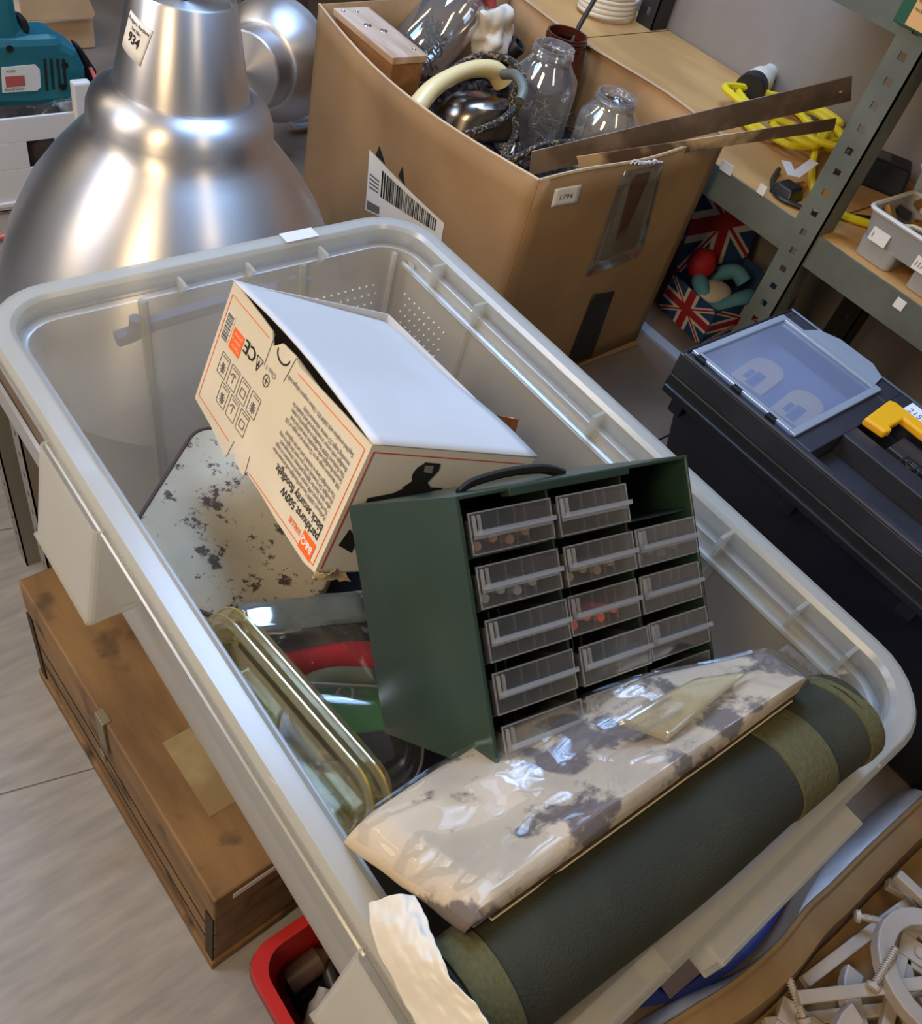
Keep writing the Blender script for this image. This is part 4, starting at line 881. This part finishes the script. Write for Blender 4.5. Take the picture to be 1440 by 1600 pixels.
# grey caddies
m_cad = mat('grey_caddy', lin(158, 160, 162), .5); 
def caddy(name, label, x0, x1, y0, y1, z0, z1):
    t = thing(name, label, 'caddy', ((x0+x1)/2, (y0+y1)/2, z0)); bm = bmesh.new(); tp = .008; ym = (y0+y1)/2
    def sec(d, z): return rr(x0 + d, y0 + d, x1 - d, y1 - d, .012, z, 4)
    loft(bm, [sec(tp + .002, z0 + .03), sec(0, z1)], cap0=True); child(t, 'bin', bm, m_cad, solid=.0022)
    for a, b in ((y0, ym - .014), (ym + .014, y1)):
        bm = bmesh.new(); loft(bm, [rr(x0 + tp + .004, a + tp + .002, x1 - tp - .004, b - tp - .002 if b == y1 else b, .010, z0 + .001, 4), rr(x0 + tp, a + tp, x1 - tp, (b - tp) if b == y1 else b, .010, z0 + .032, 4)], cap0=True); child(t, 'foot_bin', bm, m_cad, solid=.0022)
    bm = bmesh.new(); tube(bm, sec(-.002, z1), .004, 6, closed=True); child(t, 'rim', bm, mat('caddy_rim', lin(205, 205, 200), .45), smooth=True)
    return t
p = Px(1318, 395, 1.268); c1 = caddy('caddy', 'grey plastic caddy of switches and clips on the shelf edge', 1.262, 1.40, .38, .575, ZS + .001, .045)
for (y, s) in ((.54, '1'), (.455, '1171')):
    bm = bmesh.new(); box(bm, (1.2625, y - .018, .0), (1.2635, y + .014, .022)); st_ = child(c1, 'sticker', bm, m_white, label='white lot sticker')
    text('print', s, .013, plane_fn(Vector((1.2618, y + .012, .006)) - c1.matrix_world.translation, (0, -1, 0), (0, 0, 1)), m_ink, c1, xs=.8)
c2 = caddy('caddy', 'second grey plastic caddy standing higher behind the first', 1.43, 1.60, .36, .60, ZS + .001, .075)
rnd = random.Random(21); mt = [mat('oddment_cream', lin(200, 186, 150), .5), mat('oddment_brown', lin(96, 74, 56), .6), mat('oddment_dark', lin(44, 42, 40), .5), mat('oddment_brass', lin(170, 130, 70), .4, .6)]
for (X0, X1, Y0, Y1, z, n, wh) in ((1.275, 1.39, .395, .565, .030, 26, 'front'), (1.44, 1.59, .375, .585, .06, 16, 'rear')):
    for i in range(n):
        x, y = rnd.uniform(X0, X1), rnd.uniform(Y0, Y1); k = i % 4; bm = bmesh.new(); M = T((x, y, z + rnd.uniform(-.004, .012))) @ Euler((rnd.uniform(-.6, .6), rnd.uniform(-.6, .6), rnd.uniform(0, 6))).to_matrix().to_4x4()
        if i % 3 == 0: tube(bm, [M @ Vector((-.018, 0, 0)), M @ Vector((.0, .006, .002)), M @ Vector((.02, 0, 0))], .004, 6)
        elif i % 3 == 1: box(bm, (-.012, -.008, -.004), (.012, .008, .005), M)
        else: lathe(bm, [(.004, -.003), (.011, -.003), (.012, .003), (.005, .004)], 12, M)
        nm = ('cable_clip', 'switch_block', 'round_fitting')[i % 3]
        tag(obj(nm, bm, mt[k], smooth=(i % 3 != 1)), '%s in the %s grey caddy' % ({'cable_clip': ('cream', 'brown', 'dark', 'brass-coloured')[k] + ' small bent clip', 'switch_block': ('cream', 'brown', 'dark', 'brass-coloured')[k] + ' oblong switch block', 'round_fitting': ('cream', 'brown', 'dark', 'brass-coloured')[k] + ' small round fitting'}[nm], wh), 'fitting', '%s %s pieces in the %s caddy' % (('cream', 'brown', 'dark', 'brass')[k], nm.replace('_', ' '), wh))
e0 = Px(1395, 32, 1.235); bm = bmesh.new(); box(bm, (1.235, e0.y - .24, .314), (1.44, e0.y, .40)); box(bm, (1.232, e0.y - .24, e0.z), (1.2348, e0.y, .40)); g_ = obj('green_case', bm, mat('green_card_box', lin(30, 84, 56), .5), bevel=.002)
tag(g_, 'dark green box with orange label on the upper shelf', 'box')
q = [Px(x, y, 1.2395) for x, y in ((1418, 0), (1440, 0), (1440, 40), (1412, 26))]
lb_ = obj('label', B((1.2308, e0.y - .09, .285), (1.2316, e0.y - .02, .345)), mat('orange_label', lin(220, 170, 110), .7), g_)
for i in range(4): text('print', 'MADE IN ENGLAND', .0055, plane_fn((1.2302, e0.y - .023, .335 - i*.010), (0, -1, 0), (0, 0, 1)), m_ink, lb_, xs=.9)

# ================================================================ flag-patterned tote under the shelf
m_blue = mat('flag_blue', lin(38, 74, 118), .7); m_fred = mat('flag_red', lin(176, 34, 46), .7); m_fwh = mat('flag_white', lin(226, 218, 205), .7)
def flag(t, F, nrm, name='flag_print'):
    n = Vector(nrm)
    def quad(bm, pts, o): bm.faces.new([bm.verts.new(F(*p) + n*o) for p in pts])
    def strip(bm, a, b, w, o):
        d = (Vector(b) - Vector(a)).normalized(); s = Vector((-d.y, d.x))*w/2
        pts = [Vector(a) - s, Vector(b) - s, Vector(b) + s, Vector(a) + s]; pts = [(min(1, max(0, p.x)), min(1, max(0, p.y))) for p in pts]; quad(bm, pts, o)
    for m, lst in ((m_fwh, [((0, 0), (1, 1), .20, .0006), ((0, 1), (1, 0), .20, .0007), ((0, .5), (1, .5), .34, .0008), ((.5, 0), (.5, 1), .26, .0009)]), (m_fred, [((0, 0), (1, 1), .07, .0012), ((0, 1), (1, 0), .07, .0013), ((0, .5), (1, .5), .18, .0014), ((.5, 0), (.5, 1), .14, .0015)])):
        bm = bmesh.new()
        for a in lst: strip(bm, *a)
        child(t, name, bm, m)
uj = thing('flag_tote', 'open cloth-covered box printed with British flags under the shelf', 'box', (1.42, .86, ZT))
A0, A1, A2 = Vector((1.345, .90, ZT + .001)), Vector((1.33, .765, ZT + .001)), Vector((1.56, .745, ZT + .001)); Hh = Vector((0, 0, .085))
A3 = A0 + (A2 - A1)
for a, b, nn in ((A0, A1, (-1, 0, 0)), (A1, A2, (0, -1, 0)), (A2, A3, (1, 0, 0)), (A3, A0, (0, 1, 0))):
    F = (lambda a, b: lambda u, v: a*(1-u) + b*u + Hh*v)(a, b); bm = bmesh.new(); grid(bm, F, 4, 2); child(uj, 'side', bm, m_blue, solid=.003); flag(uj, (lambda F, nn: lambda u, v: F(u, v) + Vector(nn)*.0016)(F, nn), nn)
bm = bmesh.new(); grid(bm, bil(A0, A1, A2, A3), 2, 2); child(uj, 'base', bm, m_blue)
l0, l1 = A3 + Hh, A0 + Hh; Fl = lambda u, v: (l1 + (l0 - l1)*u + Vector((.05, .06, .17))*v)
bm = bmesh.new(); grid(bm, Fl, 4, 4); child(uj, 'lid', bm, m_blue, solid=.004); flag(uj, lambda u, v: Fl(u, v) + Vector((-.2, -.9, .2))*.003, (-.2, -.9, .2))
bm = bmesh.new(); c_ = (A0 + A1 + A2 + A3)/4 + Vector((-.02, 0, .075)); pts = [c_ + Vector((.07*cos(a), .05*sin(a), .012*sin(a*3))) for a in [i*.5 for i in range(12)]]
tube(bm, smoothpath(pts, 4), .017, 10); tag(obj('blue_pouch', bm, mat('teal_cloth', lin(96, 160, 185), .7), smooth=True), 'light blue rolled pouch in the flag-patterned box', 'pouch')
bm = bmesh.new(); bmesh.ops.create_icosphere(bm, subdivisions=3, radius=.032, matrix=T(c_ + Vector((-.03, .06, .03))))
for v in bm.verts: v.co += Vector((0, 0, .008))*nz(v.co, 40)
tag(obj('red_bundle', bm, m_fred, smooth=True), 'dark red cloth bundle in the flag-patterned box', 'cloth')
bm = bmesh.new(); bmesh.ops.create_icosphere(bm, subdivisions=3, radius=.035, matrix=T(c_ + Vector((-.04, .0, .0))) @ Matrix.Diagonal((1.4, 1, .6, 1)))
tag(obj('cream_cloth', bm, m_fwh, smooth=True), 'cream folded cloth at the near end of the flag-patterned box', 'cloth')

# ================================================================ old wooden chest on the floor
CMx = T((.040, .409, ZF)) @ RZ(2.0)
ch = thing('wooden_chest', 'long old wooden chest with metal hasp on the floor under the tub', 'chest', CMx)
cl, cw, chh = .655, .34, .325
obj('body', B((0, 0, .012), (cw, cl, chh - .085)), m_wood, ch, bevel=.003)
obj('lid', B((-.001, -.001, chh - .083), (cw + .001, cl + .001, chh)), m_wood, ch, bevel=.004)
obj('base_skirt', B((-.006, -.006, .001), (cw + .006, cl + .006, .03)), m_wood, ch, bevel=.002)
for z in (.09, .16): obj('plank_joint', B((-.0012, .0, z), (cw + .001, cl, z + .0025)), mat('joint_dark', lin(40, 28, 20), .9), ch)
m_hasp = mat('dull_hasp', lin(138, 128, 104), .5, .5)
hs = obj('hasp', B((-.006, .330, chh - .10), (-.001, .358, chh + .001)), m_hasp, ch, bevel=.001, label='dull metal hasp'); 
bm = bmesh.new(); box(bm, (-.004, .330, chh), (.008, .358, chh + .0015)); obj('hasp_plate', bm, m_hasp, hs); bm = bmesh.new(); tube(bm, [(-.010, .344 + .012*cos(2*pi*i/14), chh - .118 + .012*sin(2*pi*i/14)) for i in range(14)], .0025, 6, closed=True); obj('ring', bm, m_hasp, hs)
obj('paper_label', B((.055, .11, chh), (.13, .255, chh + .0008)), mat('old_label', lin(168, 150, 110), .8, 0, lin(140, 118, 80), 12), ch, label='faded paper label')
obj('end_sticker', B((.03, -.0022, chh - .035), (.10, -.0012, chh - .018)), m_white, ch, label='white strip sticker')
for (y, s) in ((.0, 1), (.63, 1)):
    obj('corner_iron', B((-.0025, y, .03), (-.0012, y + .022, chh - .09)), mat('corner_dark', lin(60, 44, 32), .6, .4), ch)

# ================================================================ red crate on the floor
rc = thing('red_crate', 'red plastic crate on the floor beyond the end of the wooden chest', 'crate', (.25, .18, ZF))
X0, Y1, Zr_ = .058, .352, -.86
bm = bmesh.new(); r_ = .04
def rs(d, z): return rr(X0 + d, Y1 - .44 + d, X0 + .36 - d, Y1 - d, r_, z, 6)
loft(bm, [rs(-.002, Zr_ - .025), rs(0, Zr_), rs(.016, Zr_), rs(.018, Zr_ - .02), rs(.04, ZF + .012)], cap1=True); child(rc, 'shell', bm, m_red, smooth=True, solid=.003)
bm = bmesh.new(); loft(bm, [rs(.017, Zr_ - .03), rs(.038, ZF + .001)]); child(rc, 'outer_wall', bm, m_red, smooth=True, solid=.002)
bm = bmesh.new()
def rp(u, v): x = X0 + .05 + .26*u; y = Y1 - .39 + .34*v; return Vector((x, y, -.99 + .02*nz((x, y, 1), 14)))
grid(bm, rp, 30, 34); tag(obj('dark_rag', bm, m_blackflat, smooth=True, solid=.002), 'dark rag covering the bottom of the red crate', 'cloth')
for k, (x, y, c) in enumerate(((.15, .30, (96, 78, 66)), (.12, .23, (200, 196, 190)), (.17, .25, (60, 60, 62)))):
    bm = bmesh.new(); M = T((x, y, -.955 - .006*k)) @ RZ(40*k) @ RY(80)
    lathe(bm, [(.004, -.04), (.022 - .005*k, -.038), (.022 - .005*k, .02), (.012, .03), (.01, .045)], 16, M, cap0=True)
    tag(obj(('brown_bottle', 'white_tube', 'grey_canister')[k], bm, mat('crate_item_%s' % ('brown', 'white', 'grey')[k], lin(*c), .4), smooth=True), ('brown bottle', 'small white tube', 'grey canister')[k] + ' lying in the red crate', 'bottle')

# ================================================================ white-printed carton of shelf brackets
m_cin = mat('kraft_inside', lin(150, 118, 74), .85, 0, lin(120, 92, 56), 6)
m_wout = mat('white_print_card', lin(215, 210, 208), .35, 0, lin(170, 164, 162), 6, stretch=(1, 4, 1), bump=.3, bscale=12)
zb0, zt0 = ZT + .001, ZT + .075
foot = [(1450, 1196), (1440, 1205), (1360, 1272), (1295, 1340), (1268, 1385), (1235, 1450), (1165, 1512), (1060, 1560), (990, 1600), (900, 1660)]
top = [(1452, 1240), (1440, 1250), (1360, 1325), (1300, 1385), (1262, 1420), (1215, 1478), (1150, 1535), (1080, 1580), (1010, 1625), (920, 1690)]
fp = smoothpath([Pz(x, y, zb0) for x, y in foot], 4); tp = smoothpath([Pz(x, y, zt0) for x, y in top], 4)
for p in fp: p.z = zb0
for p in fp + tp: p.x = min(p.x, .825)
wc = thing('bracket_carton', 'shallow carton, white outside and brown inside, holding white shelf brackets near the tub end', 'box', (.6, -.3, ZT))
bm = bmesh.new(); loft(bm, [[p for p in fp], [p*.5 + q_*.5 + Vector((0, .004*sin(i*.5), .004)) for i, (p, q_) in enumerate(zip(fp, tp))], tp], closed=False); child(wc, 'white_side', bm, m_wout, smooth=True, solid=.002)
bm = bmesh.new(); tube(bm, tp, .004, 6); child(wc, 'raw_edge', bm, m_cin, smooth=True, label='raw brown card edge')
bm = bmesh.new(); loft(bm, [[p + Vector((0, -.003, 0)) for p in tp], [p + Vector((.006, -.030, -.012)) for p in tp], [Vector((p.x + .01, p.y - .045, ZT + .006)) for p in tp]], closed=False); child(wc, 'inner_flap', bm, m_cin, smooth=True, solid=.002)
child(wc, 'base', B((.16, -.62, ZT + .002), (.783, -.09, ZT + .006)), m_cin)
child(wc, 'right_side', B((.783, -.62, ZT + .002), (.788, -.085, zt0)), m_cin); child(wc, 'near_side', B((.16, -.625, ZT + .002), (.783, -.62, zt0)), m_cin)
m_br = mat('white_bracket', lin(180, 168, 154), .42, 0, lin(164, 152, 140), 8)
def bracket_bm():
    a = bmesh.new(); box(a, (-.012, 0, 0), (.012, .21, .010)); 
    for y in (.02, .10, .19): lathe(a, [(.0035, .0101), (.006, .0115)], 10, T((0, y, 0)))
    b = bmesh.new(); box(b, (.012, 0, 0), (.16, .012, .010))
    c = bmesh.new(); pts = [Vector((.012 + .075 + .055*cos(t_), .075 + .055*sin(t_), .006)) for t_ in [radians(-70 + 300*i/22) for i in range(23)]]
    M = None; loft(c, [[p + Vector(((p - Vector((.087, .075, 0))).normalized().x*s, (p - Vector((.087, .075, 0))).normalized().y*s, z)) for s, z in ((-.009, -.006), (.009, -.006), (.009, .008), (-.009, .008))] for p in pts], cap0=True, cap1=True)
    return a, b, c
ba, bb, bcm = bracket_bm(); proto = None
spots = [((1500, 1440), .012, 118, 0), ((1290, 1600), .022, 150, 8), ((1390, 1640), .034, 150, -6), ((1450, 1530), .045, 95, 5), ((1210, 1640), .012, 200, 0), ((1500, 1640), .02, 200, 0), ((1370, 1500), .012, 172, 0)]
labs = ['white scroll bracket deepest in the corner of the carton', 'white scroll bracket standing nearest the raw card edge', 'white scroll bracket on top in the middle of the pile', 'white scroll bracket lying highest at the right of the pile', 'white scroll bracket at the near left of the pile', 'white scroll bracket at the near right of the pile', 'white scroll bracket under the raw edge of the carton']
def copytree(o, par=None):
    c = o.copy(); SC.collection.objects.link(c); c.parent = par
    for k in o.children: copytree(k, c)
    return c
for k, ((x, y), dz, rz, tl) in enumerate(spots):
    if proto is None:
        proto = thing('shelf_bracket', labs[0], 'bracket'); obj('wall_bar', ba, m_br, proto, bevel=.0015); obj('arm_bar', bb, m_br, proto, bevel=.0015); obj('scroll', bcm, m_br, proto, bevel=.0015); t = proto
    else: t = copytree(proto)
    t['label'] = labs[k]; t['group'] = 'shelf brackets in the carton'
    p = Pz(x, y, ZT + .01 + dz); Mb = T(p) @ RZ(rz) @ RX(tl) @ Matrix.Scale(1.15, 4) @ T((-.06, -.08, 0))
    vv = [Mb @ v.co for c in t.children for v in c.data.vertices]
    ey = min(0, -.118 - max(v.y for v in vv)); ex = min(0, .765 - max(v.x for v in vv)); ez = max(0, ZT + .008 - min(v.z for v in vv))
    t.matrix_world = T((ex, ey, ez)) @ Mb
def bolt(p, M):
    t = thing('bolt', '', 'bolt', T(p) @ M); bm = bmesh.new(); tube(bm, [(0, 0, 0), (.05, 0, 0)], .0035, 8)
    for i in range(16): tube(bm, [(.004 + .003*i + .001*cos(0), .0042*cos(2*pi*j/8), .0042*sin(2*pi*j/8)) for j in range(8)], .0007, 4, closed=True)
    obj('shank', bm, m_br, t, smooth=True); bm = bmesh.new(); lathe(bm, [(.001, -.006), (.007, -.005), (.008, 0)], 14, RY(90)); obj('head', bm, m_br, t, smooth=True); return t
for (x, y, dz, rz, lb) in ((1365, 1540, .07, 10, 'white bolt with screw thread across the bracket pile'), (1342, 1432, .05, -50, 'white bolt poking up beside the bracket bar'), (1255, 1590, .05, 70, 'white bolt at the bottom left of the bracket pile')):
    t = bolt(Pz(x, y, ZT + dz), RZ(rz) @ RY(-12)); t['label'] = lb; t['group'] = 'bolts among the brackets'

# ================================================================ far left: crate, power tool, carton, wheel
wcx0, wcx1, wcy0, wcy1, wz0, wz1 = .06, .43, 1.63, 1.90, ZT + .001, -.205
m_wp = mat('offwhite_plastic', lin(206, 206, 204), .5)
cr = thing('white_crate', 'off-white plastic crate with oblong hand holes at the far left of the table', 'crate', ((wcx0+wcx1)/2, 1.76, ZT))
bm = bmesh.new(); t_ = .005
for (a, b) in ((wcx0, wcx0 + .10), (wcx0 + .19, wcx0 + .25), (wcx0 + .30, wcx1)): box(bm, (a, wcy0, wz0 + .08), (b, wcy0 + t_, wz0 + .13))
box(bm, (wcx0, wcy0, wz0), (wcx1, wcy0 + t_, wz0 + .08)); box(bm, (wcx0, wcy0, wz0 + .13), (wcx1, wcy0 + t_, wz1 - .02))
box(bm, (wcx0 - .004, wcy0 - .006, wz0 + .012), (wcx1 + .004, wcy0, wz0 + .02)); child(cr, 'near_side', bm, m_wp, bevel=.001)
child(cr, 'side', B((wcx1 - t_, wcy0, wz0), (wcx1, wcy1, wz1)), m_wp); child(cr, 'side', B((wcx0, wcy0, wz0), (wcx0 + t_, wcy1, wz1)), m_wp); child(cr, 'far_side', B((wcx0, wcy1 - t_, wz0), (wcx1, wcy1, wz1)), m_wp); child(cr, 'base', B((wcx0, wcy0, wz0), (wcx1, wcy1, wz0 + .004)), m_wp)
child(cr, 'corner_post', B((wcx1 - .03, wcy0 - .008, wz0), (wcx1 + .003, wcy0 + .01, wz1 + .035)), m_wp, bevel=.004)
bm = bmesh.new(); grid(bm, lambda u, v: Vector((wcx0 + .01 + .35*u, wcy0 + .01 + .24*v, wz1 - .03 + .03*nz((u*3, v*3, 0), 2) + .014*abs(nz((u*3, v*3, 5), 6)))), 40, 30)
tag(obj('plastic_bag', bm, m_film, smooth=True), 'crumpled clear plastic bag in the off-white crate under the power tool', 'bag')
bm = bmesh.new(); grid(bm, lambda u, v: Vector((wcx0 + .012 + .34*u, wcy0 + .012 + .24*v, wz0 + .125 + .012*nz((u*3, v*3, 0), 4))), 20, 16); grid(bm, lambda u, v: Vector((wcx0 + .012 + .34*u, wcy0 + .012 + .004*sin(u*20), wz0 + .006 + .12*v)), 20, 3)  # sheets added inside the crate so the hand holes read as dark shade
tag(obj('dark_lining', bm, mat('umber_lining', lin(52, 44, 38), .9), smooth=True, solid=.001), 'dark brown lining added inside the off-white crate to darken its hand holes', 'cloth')
m_teal = mat('teal_plastic', lin(18, 92, 104), .4, 0, lin(24, 104, 116), 8)
pt_ = thing('power_tool', 'teal handheld power tool with rating plate on top of the off-white crate', 'power tool', T(Py(60, 170, 1.72)))
def slab(px, y0, d): 
    bm = bmesh.new(); P_ = [Py(x, y, y0) for x, y in px]
    for p in P_: p.z = max(p.z, ZT + .001); a = [bm.verts.new(p) for p in P_]; b = [bm.verts.new(p + Vector((0, d, 0))) for p in P_]
    bm.faces.new(a); bm.faces.new(b[::-1]); n = len(a)
    for i in range(n): bm.faces.new((a[i], b[i], b[(i+1) % n], a[(i+1) % n]))
    return bm
child(pt_, 'housing', slab([(-40, 62), (45, 60), (92, 58), (100, 68), (122, 80), (136, 110), (138, 140), (132, 160), (60, 168), (-40, 172)], 1.66, .075), m_teal, bevel=.014)
child(pt_, 'grip', slab([(-30, -90), (12, -80), (28, 20), (34, 48), (62, 62), (40, 80), (-40, 80)], 1.668, .055), m_teal, bevel=.014)
child(pt_, 'trigger', slab([(29, 27), (42, 30), (48, 45), (46, 55), (36, 52)], 1.675, .03), m_blackflat, bevel=.004)
child(pt_, 'end_cap', slab([(118, 70), (128, 76), (152, 112), (150, 135), (138, 130), (134, 105)], 1.69, .03), m_blackflat, bevel=.004)
pl_ = child(pt_, 'rating_plate', slab([(2, 106), (55, 101), (62, 108), (64, 136), (58, 142), (4, 145)], 1.6585, .004), mat('plate_silver', lin(200, 202, 200), .4), label='pale rating plate')
child(pt_, 'rating_print', slab([(8, 120), (38, 118), (40, 134), (10, 137)], 1.6578, .002), mat('plate_red', lin(160, 78, 74), .6))
for s, x, y in (('MODEL', 10, 114), ('Black & Decker', 8, 143)):
    o_ = Py(x, y, 1.6572); text('print', s, .006 if s == 'MODEL' else .0065, plane_fn(o_ - pt_.matrix_world.translation, (1, 0, 0), (0, 0, 1)), m_ink, pt_, xs=.8)
for k, x in enumerate((68, 78, 88, 97)):
    child(pt_, 'vent_slot', slab([(x, 92), (x + 4, 92), (x + 8, 142 - k*2), (x + 4, 142 - k*2)], 1.6588, .003), m_blackflat)
for x, y in ((15, 76), (101, 102), (98, 136), (133, 126)):
    bm = bmesh.new(); lathe(bm, [(.0, -.0), (.0055, 0), (.006, .002)], 12, T(Py(x, y, 1.6585)) @ RX(90)); child(pt_, 'screw_hole', bm, m_blackflat)
cable('red_cable', 'thin pinkish red cord hanging beside the off-white crate', [Py(40, 52, 1.74), Py(90, 58, 1.78), Py(130, 92, 1.72), Py(150, 125, 1.66), Py(160, 160, 1.62), Py(170, 192, 1.60)], .004, mat('salmon_cord', lin(205, 90, 80), .5))
cable('orange_cable', 'short orange-red cord end on the table at the far left', [Pz(-20, 378, ZT + .008), Pz(0, 371, ZT + .008), Pz(12, 368, ZT + .008)], .004, mat('salmon_cord', lin(205, 90, 80), .5))
fc = thing('far_carton', 'pale brown carton with open flaps behind the teal power tool', 'box', T(Py(90, 120, 2.25)))
child(fc, 'body', slab([(35, 38), (146, 28), (158, 165), (40, 180)], 2.25, .3), m_cardlight, bevel=.003)
child(fc, 'flap', slab([(25, -30), (130, -22), (150, 22), (146, 30), (38, 34)], 2.22, .012), m_cardlight, bevel=.002)
child(tb, 'top_board', B((.085, 1.904, ZT - .02), (1.62, 2.7, ZT)), m_table)
wh = thing('stone_wheel', 'large dark brown round wheel standing behind the lamps', 'wheel', T(Py(412, 22, 2.2)) @ RX(90) @ RY(10))
bm = bmesh.new(); lathe(bm, [(.02, 0), (.118, 0), (.124, .006), (.124, .03), (.118, .036), (.02, .036)], 48); obj('rim_stone', bm, mat('brown_stone', lin(96, 80, 74), .7, 0, lin(76, 62, 58), 10, bump=.3, bscale=40), wh, smooth=True)
bm = bmesh.new(); lathe(bm, [(.001, .045), (.02, .045), (.022, -.005), (.001, -.005)], 20); obj('hub', bm, m_greydark, wh, smooth=True)
gm = thing('green_machine', 'dark green garden machine part behind the wheel', 'machine', T(Py(480, 90, 2.5)))
child(gm, 'housing', slab([(450, 20), (500, 5), (520, 60), (505, 108), (455, 104)], 2.5, .12), mat('machine_green', lin(20, 74, 42), .5), bevel=.02)
child(gm, 'knob', slab([(470, 50), (482, 50), (484, 62), (470, 64)], 2.49, .02), m_blackflat, bevel=.004)
cable('machine_lead', 'black lead looping over the green machine', [Py(450, 0, 2.44), Py(470, 22, 2.45), Py(490, 35, 2.45), Py(500, 60, 2.46)], .007, m_black)
rk = thing('metal_rails', 'pale bluish metal rails on the table behind the lamp', 'rail', T(Pz(480, 200, ZT)))
for y in (150, 175, 196):
    a = Py(462, y, 1.75); child(rk, 'rail', B((a.x, 1.75, a.z - .008), (a.x + .10, 1.78, a.z)), mat('rail_paint', lin(200, 208, 220), .4, .3))
child(rk, 'end_plate', B((a.x + .1, 1.75, ZT + .001), (a.x + .104, 1.78, a.z + .1)), m_grey)
dm = thing('dark_bucket', 'dark fabric bucket on the floor behind the lamp neck', 'bucket', T(Pz(215, 60, ZF)))
bm = bmesh.new(); lathe(bm, [(.12, 0), (.15, .30), (.155, .31), (.145, .30), (.11, .02), (.001, .02)], 28); obj('shell', bm, mat('dark_plum', lin(56, 50, 58), .8), dm, smooth=True)
bm = bmesh.new(); tube(bm, [(.15*cos(a), 0, .30 + .14*sin(a)) for a in [pi*i/12 for i in range(13)]], .004, 6); obj('handle', bm, m_greydark, dm, smooth=True)
for k, o in enumerate([o for o in SC.objects if o.name.startswith('palette')]): pass
